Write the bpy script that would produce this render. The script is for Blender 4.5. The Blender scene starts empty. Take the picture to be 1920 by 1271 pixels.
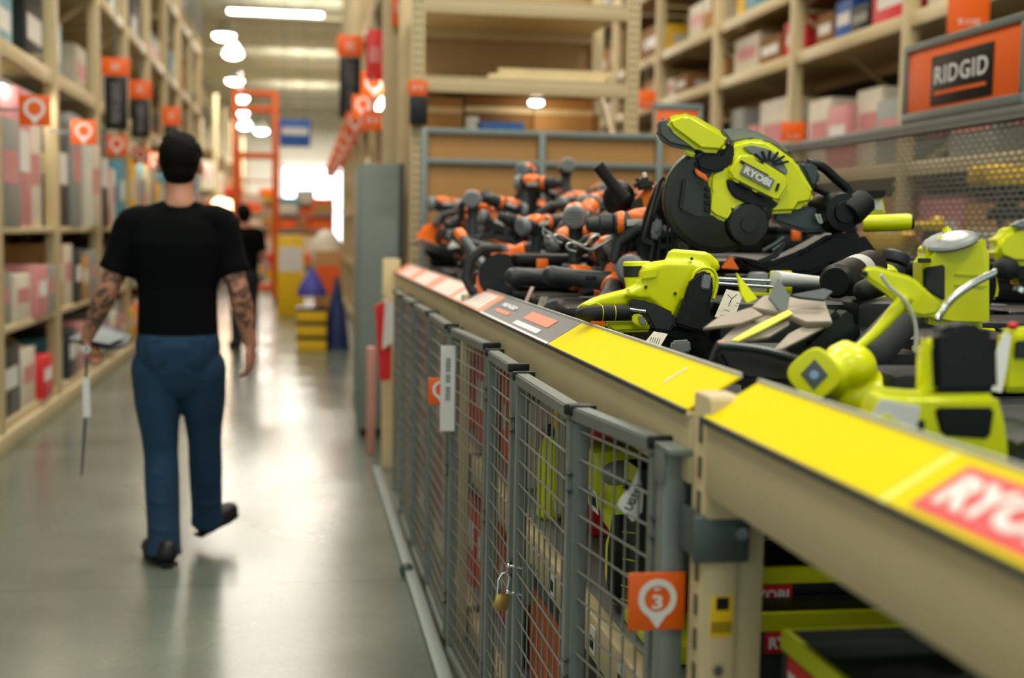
import bpy, bmesh, math, random
from mathutils import Vector, Matrix, Euler
R = random.Random(7)
PI = math.pi
SC = bpy.context.scene
COL = SC.collection
# ---------------------------------------------------------------- camera
FPX = 2400.0
HCAM = 1.45
a_ = Vector((-400.0, 210.0, -FPX)).normalized()           # aisle direction seen by the camera
hz = Vector((0.0, 203.0, -FPX)).normalized()              # another point of the horizon
x_ = None
up_ = hz.cross(a_).normalized()
if up_.y < 0: up_ = -up_
x_ = a_.cross(up_).normalized()
M_w2c = Matrix((x_, a_, up_)).transposed()                # columns: world X, Y, Z in camera axes
ROT = M_w2c.transposed()
CAMP = Vector((0, 0, HCAM))
cam_d = bpy.data.cameras.new('camera'); cam = bpy.data.objects.new('camera', cam_d); COL.objects.link(cam)
cam.matrix_world = Matrix.Translation(CAMP) @ ROT.to_4x4()
cam_d.sensor_width = 36; cam_d.lens = FPX / 1920 * 36
cam_d.clip_start = 0.05; cam_d.clip_end = 300
cam_d.dof.use_dof = True; cam_d.dof.focus_distance = 2.8; cam_d.dof.aperture_fstop = 2.2
SC.camera = cam
def at(px, py, Y=None, X=None, Z=None):
    d = ROT @ Vector((px - 960.0, 635.5 - py, -FPX))
    if Y is not None: t = Y / d.y
    elif X is not None: t = X / d.x
    else: t = (Z - HCAM) / d.z
    return CAMP + d * t
# ---------------------------------------------------------------- materials
def lin(h):
    if isinstance(h, str):
        h = h.lstrip('#'); c = [int(h[i:i+2], 16) / 255 for i in (0, 2, 4)]
    else: c = h
    return tuple(v / 12.92 if v <= .04045 else ((v + .055) / 1.055) ** 2.4 for v in c) + (1,)
MATS = {}
def mat(name, col, rough=.5, metal=0., var=.05, scale=12., bump=0., spec=.5, emit=0., coat=0., trans=0.):
    if name in MATS: return MATS[name]
    m = bpy.data.materials.new(name); m.use_nodes = True; MATS[name] = m
    nt = m.node_tree; b = nt.nodes['Principled BSDF']
    c = lin(col)
    b.inputs['Roughness'].default_value = rough; b.inputs['Metallic'].default_value = metal
    b.inputs['Specular IOR Level'].default_value = spec
    b.inputs['Coat Weight'].default_value = coat
    tc = nt.nodes.new('ShaderNodeTexCoord'); nz = nt.nodes.new('ShaderNodeTexNoise')
    nz.inputs['Scale'].default_value = scale; nz.inputs['Detail'].default_value = 3
    nt.links.new(tc.outputs['Object'], nz.inputs['Vector'])
    mx = nt.nodes.new('ShaderNodeMix'); mx.data_type = 'RGBA'
    mx.inputs[6].default_value = tuple(v * (1 - var) for v in c[:3]) + (1,)
    mx.inputs[7].default_value = tuple(min(1, v * (1 + var)) for v in c[:3]) + (1,)
    nt.links.new(nz.outputs['Fac'], mx.inputs[0]); nt.links.new(mx.outputs[2], b.inputs['Base Color'])
    if emit:
        b.inputs['Emission Color'].default_value = c; b.inputs['Emission Strength'].default_value = emit
    if trans: b.inputs['Transmission Weight'].default_value = trans
    if bump:
        bp = nt.nodes.new('ShaderNodeBump'); bp.inputs['Strength'].default_value = bump; bp.inputs['Distance'].default_value = .002
        n2 = nt.nodes.new('ShaderNodeTexNoise'); n2.inputs['Scale'].default_value = scale * 25
        nt.links.new(tc.outputs['Object'], n2.inputs['Vector']); nt.links.new(n2.outputs['Fac'], bp.inputs['Height'])
        nt.links.new(bp.outputs['Normal'], b.inputs['Normal'])
    return m
BEIGE = mat('beige_steel', '#c9b88f', .45, spec=.35, var=.04, bump=.05)
BEIGE_D = mat('beige_steel_dull', '#c2b48e', .5)
GREYST = mat('grey_painted_steel', '#7b8480', .38, metal=.35, bump=.05)
GREYCAB = mat('grey_cabinet_paint', '#7f8c86', .5)
WIRE = mat('zinc_wire', '#a9aea9', .32, metal=.8)
CHROME = mat('chrome', '#d4dadb', .15, metal=1.)
BRASS = mat('brass', '#c9a45c', .3, metal=.9)
BLACKP = mat('black_plastic', '#0d1011', .42, bump=.15, spec=.35)
RUBBER = mat('black_rubber', '#171b1d', .6, bump=.3, spec=.35)
DGREY = mat('dark_grey_plastic', '#2c3133', .42, bump=.1, spec=.4)
MGREY = mat('mid_grey_plastic', '#7d8384', .4)
LGREY = mat('light_grey_plastic', '#c4c7c2', .45)
WHITE = mat('white_print', '#e4e4e0', .5, var=.02)
ORANGE = mat('orange_plastic', '#f57412', .38, coat=.2)
ORSIGN = mat('orange_sign', '#ee620a', .45, var=.03)
ORSTEEL = mat('orange_steel', '#f0691c', .45)
LIME = mat('lime_plastic', '#e2e802', .33, spec=.4, coat=.2, var=.03)
LIMED = mat('lime_print', '#c0c808', .5)
YELP = mat('yellow_price_panel', '#e8d400', .6, var=.02, spec=.04)
YEL = mat('yellow_print', '#f2c512', .45)
RED = mat('red_print', '#d8232a', .45)
PINK = mat('pink_film', '#cf8a8c', .4, var=.25, scale=20)
BLUE = mat('blue_print', '#2c62b4', .45)
TEAL = mat('teal_film', '#3e8ea3', .35)
NAVY = mat('navy_print', '#1e3566', .5)
CARD = mat('cardboard', '#b98b52', .8, var=.12, scale=5)
CARDD = mat('cardboard_dark', '#8d6435', .8, var=.12)
PINE = mat('pine_wood', '#e3cfa0', .6, var=.12, scale=8)
DARKP = mat('dark_green_print', '#17231f', .5)
GREYPR = mat('grey_print', '#8f938e', .5, var=.15)
CREAM = mat('cream_print', '#d9d2c0', .5, var=.1)
DECK = mat('dark_deck', '#23282a', .6)
GLOW = mat('lamp_tube', '#fff6e4', .5, emit=30.)
TANBLADE = mat('tan_blade_steel', '#a3988a', .55, metal=.2, var=.1)
SMOKE = mat('smoked_guard', '#1d2119', .18, trans=.25)
# ---------------------------------------------------------------- mesh collector
def rotm(rot):
    return Euler([math.radians(v) for v in rot]).to_matrix() if rot else Matrix.Identity(3)
def frame_from(d):
    d = Vector(d).normalized()
    s = Vector((0, 0, 1)) if abs(d.z) < .95 else Vector((0, 1, 0))
    u = s.cross(d).normalized(); v = d.cross(u)
    return d, u, v
class MB:
    def __init__(s): s.bm = bmesh.new(); s.mi = 0; s.sm = True
    def _add(s, t, M=None, smooth=None):
        if M is not None: bmesh.ops.transform(t, matrix=M, verts=t.verts)
        mp = {}
        for v in t.verts: mp[v] = s.bm.verts.new(v.co)
        for f in t.faces:
            try: nf = s.bm.faces.new([mp[v] for v in f.verts])
            except ValueError: continue
            nf.material_index = s.mi; nf.smooth = True
        t.free(); return s
    def box(s, c, sz, rot=None, bev=0., seg=2, taper=None):
        t = bmesh.new(); bmesh.ops.create_cube(t, size=1)
        for v in t.verts:
            k = 1.
            if taper and v.co.z > 0: k = taper
            v.co = Vector((v.co.x * sz[0] * k, v.co.y * sz[1] * k, v.co.z * sz[2]))
        if bev: bmesh.ops.bevel(t, geom=t.edges[:], offset=min(bev, min(sz) * .48), segments=seg, affect='EDGES', profile=.5)
        return s._add(t, Matrix.Translation(Vector(c)) @ rotm(rot).to_4x4())
    def bb(s, lo, hi, bev=0.):
        lo, hi = Vector(lo), Vector(hi)
        return s.box((lo + hi) / 2, [abs(v) for v in (hi - lo)], bev=bev)
    def bar(s, a, b, w, h, bev=0.):
        a, b = Vector(a), Vector(b); d, u, v = frame_from(b - a)
        t = bmesh.new(); bmesh.ops.create_cube(t, size=1)
        for q in t.verts: q.co = Vector((q.co.x * w, q.co.y * h, q.co.z * (b - a).length))
        if bev: bmesh.ops.bevel(t, geom=t.edges[:], offset=bev, segments=2, affect='EDGES')
        M = Matrix((u, v, d)).transposed().to_4x4(); M.translation = (a + b) / 2
        return s._add(t, M)
    def cyl(s, a, b, r, r2=None, seg=20, bev=0.):
        r2 = r if r2 is None else r2
        a, b = Vector(a), Vector(b); L = (b - a).length
        pr = [(0, 0)]
        if bev:
            pr += [(0, max(r - bev, .0005)), (bev * .3, r - bev * .3), (bev, r), (L - bev, r2), (L - bev * .3, r2 - bev * .3), (L, max(r2 - bev, .0005))]
        else: pr += [(0, r), (L, r2)]
        pr += [(L, 0)]
        return s.lathe(a, b - a, pr, seg)
    def lathe(s, o, d, prof, seg=20):
        o = Vector(o); d, u, v = frame_from(d); rings = []
        for z, r in prof:
            if r <= 1e-6: rings.append([s.bm.verts.new(o + d * z)])
            else: rings.append([s.bm.verts.new(o + d * z + (u * math.cos(2*PI*i/seg) + v * math.sin(2*PI*i/seg)) * r) for i in range(seg)])
        s._rings(rings); return s
    def _rings(s, rings, closed=True):
        for A, B in zip(rings, rings[1:]):
            n = max(len(A), len(B))
            for i in range(n if closed else n - 1):
                j = (i + 1) % n
                if len(A) == 1 and len(B) == 1: continue
                if len(A) == 1: q = [A[0], B[j], B[i]]
                elif len(B) == 1: q = [A[i], A[j], B[0]]
                else: q = [A[i], A[j], B[j], B[i]]
                try: f = s.bm.faces.new(q)
                except ValueError: continue
                f.smooth = True; f.material_index = s.mi
    def tube(s, pts, r, seg=8, caps=True):
        pts = [Vector(p) for p in pts]; n = len(pts)
        rr = r if isinstance(r, (list, tuple)) else [r] * n
        T = []
        for i in range(n):
            T.append(((pts[min(i+1, n-1)] - pts[max(i-1, 0)])).normalized())
        d, u, v = frame_from(T[0]); rings = []
        for i in range(n):
            u = (u - T[i] * u.dot(T[i])).normalized(); v = T[i].cross(u)
            rings.append([s.bm.verts.new(pts[i] + (u * math.cos(2*PI*k/seg) + v * math.sin(2*PI*k/seg)) * rr[i]) for k in range(seg)])
        if caps: rings = [[s.bm.verts.new(pts[0] - T[0] * rr[0] * .35)]] + rings + [[s.bm.verts.new(pts[-1] + T[-1] * rr[-1] * .35)]]
        s._rings(rings); return s
    def ell(s, c, rad, rot=None, seg=20, rn=12):
        t = bmesh.new(); bmesh.ops.create_uvsphere(t, u_segments=seg, v_segments=rn, radius=1)
        for v in t.verts: v.co = Vector((v.co.x * rad[0], v.co.y * rad[1], v.co.z * rad[2]))
        return s._add(t, Matrix.Translation(Vector(c)) @ rotm(rot).to_4x4())
    def limb(s, pts, rad, seg=14, sub=4, squash=None):
        """tapered tube with round ends through pts"""
        P = [Vector(p) for p in pts]; Q = []; RR = []
        for i in range(len(P) - 1):
            for k in range(sub):
                t = k / sub; p0 = P[max(i-1, 0)]; p1 = P[i]; p2 = P[i+1]; p3 = P[min(i+2, len(P)-1)]
                Q.append(.5 * ((2*p1) + (p2-p0)*t + (2*p0-5*p1+4*p2-p3)*t*t + (3*p1-p0-3*p2+p3)*t**3))
                RR.append(rad[i] * (1-t) + rad[i+1] * t)
        Q.append(P[-1]); RR.append(rad[-1])
        s.tube(Q, RR, seg)
        s.ell(P[0], (rad[0],) * 3, seg=12, rn=8); s.ell(P[-1], (rad[-1],) * 3, seg=12, rn=8); return s
    def loft(s, secs, seg=24):
        """secs: (center, ux, uy) ellipse axes as vectors; closed ends"""
        rings = [[s.bm.verts.new(Vector(secs[0][0]))]]
        for c, ux, uy in secs:
            c, ux, uy = Vector(c), Vector(ux), Vector(uy)
            rings.append([s.bm.verts.new(c + ux * math.copysign(abs(math.cos(t))**.85, math.cos(t)) + uy * math.copysign(abs(math.sin(t))**.85, math.sin(t))) for t in [2*PI*i/seg for i in range(seg)]])
        rings.append([s.bm.verts.new(Vector(secs[-1][0]))]); s._rings(rings); return s
    def prism(s, pts, M, t, bev=0., seg=2):
        """2-D outline in M's xy plane, thickness t along its z (centred)"""
        b = bmesh.new(); vs = [b.verts.new((p[0], p[1], -t/2)) for p in pts]
        f = b.faces.new(vs); r = bmesh.ops.extrude_face_region(b, geom=[f])
        for v in [g for g in r['geom'] if isinstance(g, bmesh.types.BMVert)]: v.co.z = t/2
        bmesh.ops.recalc_face_normals(b, faces=b.faces)
        if bev: bmesh.ops.bevel(b, geom=b.edges[:], offset=bev, segments=seg, affect='EDGES', clamp_overlap=True)
        bmesh.ops.triangulate(b, faces=[f for f in b.faces if len(f.verts) > 4])
        return s._add(b, M)
    def trace(s, pp, Y, t, bev=.004, seg=2, yaw=0.):
        """outline given as pixels at depth Y (front face); solid t thick going away from the aisle camera side"""
        W = [at(p[0], p[1], Y=Y) for p in pp]; c = sum(W, Vector()) / len(W)
        pts = [((w - c).x, (w - c).z) for w in W]
        # the solid runs back from its front outline, turned a little toward where the tool points
        k = .62 * (c.x - CAMP.x) / (c.y - CAMP.y)
        S = Matrix.Identity(4); S[0][1] = k; S[2][1] = -.35 * (CAMP.z - c.z) / c.y
        M = Matrix.Translation(c) @ S @ Matrix.Translation((0, t/2, 0)) @ Matrix.Rotation(PI/2, 4, 'X')
        return s.prism(pts, M, t, bev, seg)
    def build(s, name, mats, parent=None, remesh=0., smooth=0, angle=35, origin=None):
        me = bpy.data.meshes.new(name)
        bmesh.ops.recalc_face_normals(s.bm, faces=s.bm.faces)
        if not isinstance(mats, (list, tuple)): mats = [mats]
        if origin is None:
            if parent is not None: origin = ORI[parent.name]
            else:
                xs = [v.co for v in s.bm.verts]
                lo = Vector([min(v[i] for v in xs) for i in range(3)]); hi = Vector([max(v[i] for v in xs) for i in range(3)])
                origin = Vector(((lo.x + hi.x)/2, (lo.y + hi.y)/2, lo.z))
        origin = Vector(origin)
        bmesh.ops.translate(s.bm, verts=s.bm.verts, vec=-origin)
        s.bm.to_mesh(me); s.bm.free()
        o = bpy.data.objects.new(name, me); COL.objects.link(o)
        for m in mats: me.materials.append(m)
        if remesh:
            md = o.modifiers.new('r', 'REMESH'); md.mode = 'VOXEL'; md.voxel_size = remesh; md.use_smooth_shade = True
            if smooth:
                m2 = o.modifiers.new('s', 'SMOOTH'); m2.iterations = smooth; m2.factor = .5
            dg = bpy.context.evaluated_depsgraph_get(); nm = bpy.data.meshes.new_from_object(o.evaluated_get(dg))
            o.modifiers.clear(); o.data = nm; nm.name = name; bpy.data.meshes.remove(me); me = nm
            for p in me.polygons: p.use_smooth = True
        else:
            me.set_sharp_from_angle(angle=math.radians(angle))
        if parent is not None: o.parent = parent
        else: o.location = origin
        ORI[o.name] = origin
        return o
ORI = {}
def tag(o, label, cat, group=None, kind=None):
    if label: o['label'] = label
    if cat: o['category'] = cat
    if group: o['group'] = group
    if kind: o['kind'] = kind
    return o
def thing(name, label, cat, loc=(0, 0, 0), group=None):
    o = bpy.data.objects.new(name, None); COL.objects.link(o); o.location = loc; o.empty_display_size = .05
    ORI[o.name] = Vector(loc); return tag(o, label, cat, group)
def struct(mb, name, m):
    o = mb.build(name, m); o['kind'] = 'structure'; return o
def kids(o): return [c for c in bpy.data.objects if c.parent == o]
def dup(o, M, label=None, group=None):
    """copy a thing with parts and sub-parts; M is the copy's world matrix"""
    r = o.copy(); COL.objects.link(r); r.matrix_world = M
    if label: r['label'] = label
    if group: r['group'] = group
    for ch in KID[o.name]:
        c = ch.copy(); COL.objects.link(c); c.parent = r
        for g in KID.get(ch.name, ()):
            d = g.copy(); COL.objects.link(d); d.parent = c
    return r
KID = {}
def remember(o):
    KID[o.name] = kids(o)
    for c in KID[o.name]: KID[c.name] = kids(c)
    return o
def text_mesh(txt, size, M, mb, fat=.0, shear=0., width=None, depth=.001, spacing=1.):
    """adds lettering (centred, lying in M's xy plane, facing +z) to a collector"""
    cu = bpy.data.curves.new('t', 'FONT'); cu.body = txt; cu.size = size; cu.align_x = 'CENTER'; cu.align_y = 'CENTER'
    cu.offset = fat; cu.shear = shear; cu.extrude = depth; cu.space_character = spacing; cu.resolution_u = 3
    o = bpy.data.objects.new('t', cu); COL.objects.link(o)
    bpy.context.view_layer.update()
    me = bpy.data.meshes.new_from_object(o.evaluated_get(bpy.context.evaluated_depsgraph_get()))
    b = bmesh.new(); b.from_mesh(me)
    xs = [v.co.x for v in b.verts]; ys = [v.co.y for v in b.verts]
    cx, cy = (max(xs)+min(xs))/2, (max(ys)+min(ys))/2
    k = 1. if width is None else width / (max(xs) - min(xs))
    kk = size / (max(ys) - min(ys))
    for v in b.verts: v.co.x = (v.co.x - cx) * k; v.co.y = (v.co.y - cy) * kk
    mb._add(b, M)
    bpy.data.objects.remove(o); bpy.data.curves.remove(cu); bpy.data.meshes.remove(me)
    return mb
def plane_m(c, xdir, ydir):
    """matrix with x,y axes given; z = x cross y (the side that faces out)"""
    x = Vector(xdir).normalized(); z = x.cross(Vector(ydir)).normalized(); y = z.cross(x)
    M = Matrix((x, y, z)).transposed().to_4x4(); M.translation = Vector(c); return M
# ---------------------------------------------------------------- building shell
def floor_mat():
    m = bpy.data.materials.new('polished_concrete'); m.use_nodes = True; nt = m.node_tree; b = nt.nodes['Principled BSDF']
    tc = nt.nodes.new('ShaderNodeTexCoord'); n1 = nt.nodes.new('ShaderNodeTexNoise'); n1.inputs['Scale'].default_value = .9; n1.inputs['Detail'].default_value = 6
    n2 = nt.nodes.new('ShaderNodeTexNoise'); n2.inputs['Scale'].default_value = 60; n2.inputs['Detail'].default_value = 4
    br = nt.nodes.new('ShaderNodeTexBrick'); br.offset = 0; br.inputs['Scale'].default_value = 1; br.inputs['Brick Width'].default_value = 3.6
    br.inputs['Row Height'].default_value = 3.6; br.inputs['Mortar Size'].default_value = .006
    for n in (n1, n2, br): nt.links.new(tc.outputs['Object'], n.inputs['Vector'])
    cr = nt.nodes.new('ShaderNodeValToRGB'); cr.color_ramp.elements[0].color = lin('#616b60'); cr.color_ramp.elements[1].color = lin('#828a7c')
    cr.color_ramp.elements[0].position = .3; cr.color_ramp.elements[1].position = .7
    nt.links.new(n1.outputs['Fac'], cr.inputs['Fac'])
    mx = nt.nodes.new('ShaderNodeMix'); mx.data_type = 'RGBA'; mx.blend_type = 'MULTIPLY'; mx.inputs[0].default_value = .35
    nt.links.new(cr.outputs['Color'], mx.inputs[6]); nt.links.new(n2.outputs['Color'], mx.inputs[7])
    m2 = nt.nodes.new('ShaderNodeMix'); m2.data_type = 'RGBA'; m2.inputs[7].default_value = lin('#4c524b')
    nt.links.new(br.outputs['Fac'], m2.inputs[0]); nt.links.new(mx.outputs[2], m2.inputs[6]); nt.links.new(m2.outputs[2], b.inputs['Base Color'])
    rr = nt.nodes.new('ShaderNodeMapRange'); rr.inputs['To Min'].default_value = .17; rr.inputs['To Max'].default_value = .32
    nt.links.new(n1.outputs['Fac'], rr.inputs['Value']); nt.links.new(rr.outputs['Result'], b.inputs['Roughness'])
    b.inputs['Specular IOR Level'].default_value = .5; b.inputs['Coat Weight'].default_value = .2; b.inputs['Coat Roughness'].default_value = .2
    return m
struct(MB().bb((-14, -8, -.1), (16, 76, 0)), 'floor', floor_mat())
def deck_mat():
    m = mat('roof_deck_paint', '#b3b09a', .7, var=.05); nt = m.node_tree; b = nt.nodes['Principled BSDF']
    w = nt.nodes.new('ShaderNodeTexWave'); w.bands_direction = 'Y'; w.inputs['Scale'].default_value = 3.2; w.wave_profile = 'SAW'
    tc = nt.nodes.new('ShaderNodeTexCoord'); bp = nt.nodes.new('ShaderNodeBump'); bp.inputs['Distance'].default_value = .06
    nt.links.new(tc.outputs['Object'], w.inputs['Vector']); nt.links.new(w.outputs['Fac'], bp.inputs['Height']); nt.links.new(bp.outputs['Normal'], b.inputs['Normal'])
    return m
struct(MB().bb((-14, -8, 8.4), (16, 76, 8.6)), 'ceiling', deck_mat())
WALLM = mat('warm_white_wall', '#e8e2d4', .7)
struct(MB().bb((-14, 76, 0), (16, 76.2, 8.4)), 'wall_back', WALLM)
struct(MB().bb((-14.2, -8, 0), (-14, 76, 8.4)), 'wall_left', WALLM)
struct(MB().bb((16, -8, 0), (16.2, 76, 8.4)), 'wall_right', WALLM)
# roof joists
for i in range(13):
    y = 6 + i * 5.6
    j = MB(); j.bar((-14, y, 7.75), (16, y, 7.75), .12, .08); j.bar((-14, y, 8.33), (16, y, 8.33), .14, .1)
    for k in range(30): j.bar((-14 + k, y, 7.75), (-13.5 + k, y, 8.3), .03, .03).bar((-13.5 + k, y, 8.3), (-13 + k, y, 7.75), .03, .03)
    tag(j.build('roof_joist', BEIGE_D), 'pale open-web steel joist spanning across under the roof deck', 'roof joist', 'roof joists', 'structure')
for x in (-4.5, 3.2):
    tag(MB().bb((x-.15, 2, 7.4), (x+.15, 75, 7.72)).build('ceiling_beam', BEIGE_D), None, None, None, 'structure')
# added glowing panel in a frame, brightening the far end of the aisle
ENDGLOW = mat('far_end_glow', '#eef4ff', .2, emit=4.5)
w = MB().bb((-.9, 75.85, 0.1), (3.2, 75.95, 4.9)).build('glow_panel_1', ENDGLOW); w['kind'] = 'structure'
fr = MB()
for x in (-.9, .45, 1.8, 3.2): fr.bb((x-.05, 75.75, 0), (x+.05, 75.87, 5))
for z in (2.4, 4.9): fr.bb((-.9, 75.75, z-.05), (3.2, 75.87, z+.05))
fr.build('glow_panel_frame', GREYST, w)
# ---------------------------------------------------------------- lamps
def lamp(name, c, sx, sy, label, cat, group, hang=.6, watt=0):
    t = thing(name, label, cat, c, group); c = Vector(c)
    MB().bb(c + Vector((-sx/2-.04, -sy/2-.04, .03)), c + Vector((sx/2+.04, sy/2+.04, .12)), .01).build('housing', LGREY, t)
    MB().bb(c + Vector((-sx/2, -sy/2, -.03)), c + Vector((sx/2, sy/2, .03)), .012).build('lamp_tube', GLOW, t)
    dx, dy = (sx/2*.8, 0) if sx > sy else (0, sy/2*.8)
    MB().cyl(c + Vector((dx, dy, .1)), c + Vector((dx, dy, .1 + hang)), .008, seg=6).cyl(c + Vector((-dx, -dy, .1)), c + Vector((-dx, -dy, .1 + hang)), .008, seg=6).build('hanger', LGREY, t)
    return t
p = at(517, 25, Y=33)
lamp('strip_light', p, 2.3, .14, 'long white strip light hanging crosswise high over the aisle', 'ceiling light', None, 8.4 - p.z - .1)
for i, (px, py, Y) in enumerate(((420, 66, 36), (437, 101, 40), (440, 151, 46), (451, 184, 50), (453, 210, 55), (459, 236, 60), (490, 245, 58))):
    p = at(px, py, Y=Y)
    t = thing('high_bay_lamp', ['round glowing lamp nearest in the left lamp row over the aisle', 'second round glowing lamp from the front of the left lamp row',
        'third round glowing lamp from the front of the left lamp row', 'fourth round glowing lamp from the front of the left lamp row', 'fifth round glowing lamp down the left lamp row',
        'last and lowest round lamp in the left lamp row', 'lone round glowing lamp right of the end of the lamp row'][i], 'ceiling light', p, 'round ceiling lamps over the aisle')
    MB().lathe(p, (0, 0, 1), [(0, 0), (0, .3), (.1, .24), (.3, .1), (.35, 0)]).build('lamp_shade', LGREY, t)
    MB().ell(p, (.28, .28, .14)).build('bulb', GLOW, t)
    MB().cyl(p + Vector((0, 0, .33)), (p.x, p.y, 8.4), .01, seg=6).build('hanger', LGREY, t)
# lamp rows outside the frame, overhead and beside (the store's own lighting), then added ceiling uplights
def area(name, loc, sx, sy, power, col=(1, .93, .82), rot=(0, 0, 0)):
    l = bpy.data.lights.new(name, 'AREA'); l.shape = 'RECTANGLE'; l.size = sx; l.size_y = sy; l.energy = power; l.color = col
    o = bpy.data.objects.new(name, l); COL.objects.link(o); o.location = loc; o.rotation_euler = rot; return o
for y in (-3, 1.2, 5.4, 9.6, 14, 19, 24, 29): area('overhead_strip_light', (-.8, y, 6.9), 2.4, .35, 125)
for y in (0, 4, 8, 12, 17): area('overhead_strip_light', (3.6, y, 6.9), 2.4, .35, 125)
for y in (40, 50, 60, 70): area('overhead_strip_light', (.2, y, 7.2), 8, .5, 1100)
for y in (10, 20): area('overhead_strip_light', (8, y, 7), 2.4, .4, 250); area('overhead_strip_light', (-6, y, 7), 2.4, .4, 250)
for y in (4, 16, 28, 40, 52, 64): area('uplight_fill', (.3, y, 6.95), 3, 2, 130, rot=(PI, 0, 0))  # added area lamps for the fixtures' upward spill, brightening the roof deck
W = bpy.data.worlds.new('world'); SC.world = W; W.use_nodes = True
W.node_tree.nodes['Background'].inputs[0].default_value = (.84, .98, .93, 1); W.node_tree.nodes['Background'].inputs[1].default_value = .85
SC.view_settings.view_transform = 'Standard'; SC.view_settings.look = 'None'; SC.view_settings.gamma = 1; SC.view_settings.exposure = .14
SC.cycles.use_denoising = True; SC.cycles.sample_clamp_indirect = 6; SC.cycles.max_bounces = 7; SC.cycles.caustics_reflective = False; SC.cycles.caustics_refractive = False
SC.cycles.transparent_max_bounces = 12
# ---------------------------------------------------------------- pallet racks
def holes(mb, x, y0, y1, z0, z1, step=.05):
    """two columns of slot holes on the post face that looks to -Y"""
    mb.mi = 1
    z = z0
    while z < z1:
        for f in (.3, .7): mb.box((x[0] + (x[1]-x[0])*f, y0 - .001, z), (.012, .004, .022))
        z += step
    mb.mi = 0
HOLE = mat('slot_shadow_steel', '#5b5140', .8)
def post(mb, x, y, z0, z1, w=.08, d=.08, pun=False):
    mb.bb((x - w/2, y - d/2, z0), (x + w/2, y + d/2, z1), .004)
    if pun: holes(mb, (x - w/2, x + w/2), y - d/2, y, z0 + .1, z1 - .05)
WORDS = ['near', 'second', 'third', 'fourth', 'fifth', 'sixth', 'seventh', 'eighth', 'ninth', 'tenth']
def rack_bay(side, xf, xb, y0, y1, levels, ztop, label, last=False, braces=True, mt=None, group=None, mesh_deck=False, w=.09):
    mt = mt or BEIGE
    t = thing('rack_bay', label, 'storage rack', ((xf+xb)/2, (y0+y1)/2, 0), group)
    for y in ([y0, y1] if last else [y0]):
        for x in (xf, xb):
            m = MB(); post(m, x, y, 0, ztop, w, .08); m.build('upright_post', [mt, HOLE], t)
        if braces:
            z = .3; k = 0
            while z < ztop - .8:
                m = MB(); a, b = (xf, xb) if k % 2 == 0 else (xb, xf)
                m.bar((a, y, z), (b, y, z + .8), .04, .03); m.bar((xf, y, z), (xb, y, z), .035, .03); m.build('brace', mt, t)
                z += .8; k += 1
    for z in levels:
        for x in (xf, xb):
            bh = .045 if side == 'L' and z < 2 and z > .3 else .11
            MB().bb((x - .025, y0 + .04, z - bh), (x + .025, y1 - .04, z), .004).build('beam', mt, t)
        MB().bb((min(xf, xb) + .03, y0 + .04, z - .02), (max(xf, xb) - .03, y1 - .04, z - .002)).build('shelf_deck', BEIGE_D if not mesh_deck else MGREY, t)
    if side in 'LS': MB().bb((xb + (-.06 if side == 'L' else .06) - .008, y0, .1), (xb + (-.06 if side == 'L' else .06) + .008, y1, ztop)).build('back_panel', RACKDARK, t)  # added dark sheet; its colour stands in for the gloom behind the shelves
    return t
RACKDARK = mat('rack_dark_sheet', '#2b2b24', .7)
SEEN = set()
def uniq(lbl):
    k = lbl; n = 0
    SEEN.add(k); return lbl
CNAME = {}
def box_item(lo, hi, body, prt, label, group, name='carton', cat='box', face='-x', bev=.004):
    lo, hi = Vector(lo), Vector(hi); m = MB(); m.bb(lo, hi, bev); sz = hi - lo
    m.mi = 1
    # printed label band and side sticker on the faces that look to the aisle and to the front
    zc = lo.z + sz.z * .55; h = sz.z * .3
    if face == '-x': m.bb((lo.x - .002, lo.y + sz.y*.12, zc - h/2), (lo.x + .001, hi.y - sz.y*.12, zc + h/2))
    else: m.bb((hi.x - .001, lo.y + sz.y*.12, zc - h/2), (hi.x + .002, hi.y - sz.y*.12, zc + h/2))
    m.bb((lo.x + sz.x*.15, lo.y - .002, zc - h/2), (hi.x - sz.x*.2, lo.y + .001, zc + h/2))
    return tag(m.build(name, [body, prt]), label, cat, group)
PAL = {
 'pink and white': (PINK, WHITE), 'white': (CREAM, PINK), 'brown': (CARD, CREAM), 'dark grey': (DGREY, WHITE), 'orange': (ORSIGN, WHITE), 'grey': (GREYPR, PINK),
 'teal': (TEAL, WHITE), 'yellow': (YEL, CREAM), 'red': (RED, WHITE), 'black': (BLACKP, GREYPR), 'lime': (LIMED, BLACKP), 'blue': (BLUE, WHITE), 'tan': (CARDD, WHITE)}
def fill_shelf(side, x0, x1, y0, y1, z, hmax, where, pal, rnd, wmin=.22, wmax=.55, fill=1., group=None, gap=.015):
    y = y0; prev = None; n = 0
    while y < y1 - wmin:
        w_ = min(rnd.uniform(wmin, wmax), y1 - y); h = hmax * rnd.uniform(.55, .97)
        if rnd.random() < fill:
            c = rnd.choice([p for p in pal if p != prev]); b, q = PAL[c]
            size = 'tall' if h > w_ * 1.3 else ('wide' if w_ > h * 1.3 else 'squarish')
            lab = '%s %s carton %s' % (size, c, where)
            lab += ', past %s' % prev if prev else ', frontmost'
            fx = (lambda d: (x0 + d, x1)) if side == '-x' else (lambda d: (x0, x1 - d))
            xa, xb = fx(rnd.uniform(0, .08))
            box_item((xa, y, z), (xb, y + w_ - gap, z + h), b, q, lab, group, face=side)
            prev = c; n += 1
        y += w_ + rnd.uniform(.0, .04)
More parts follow.
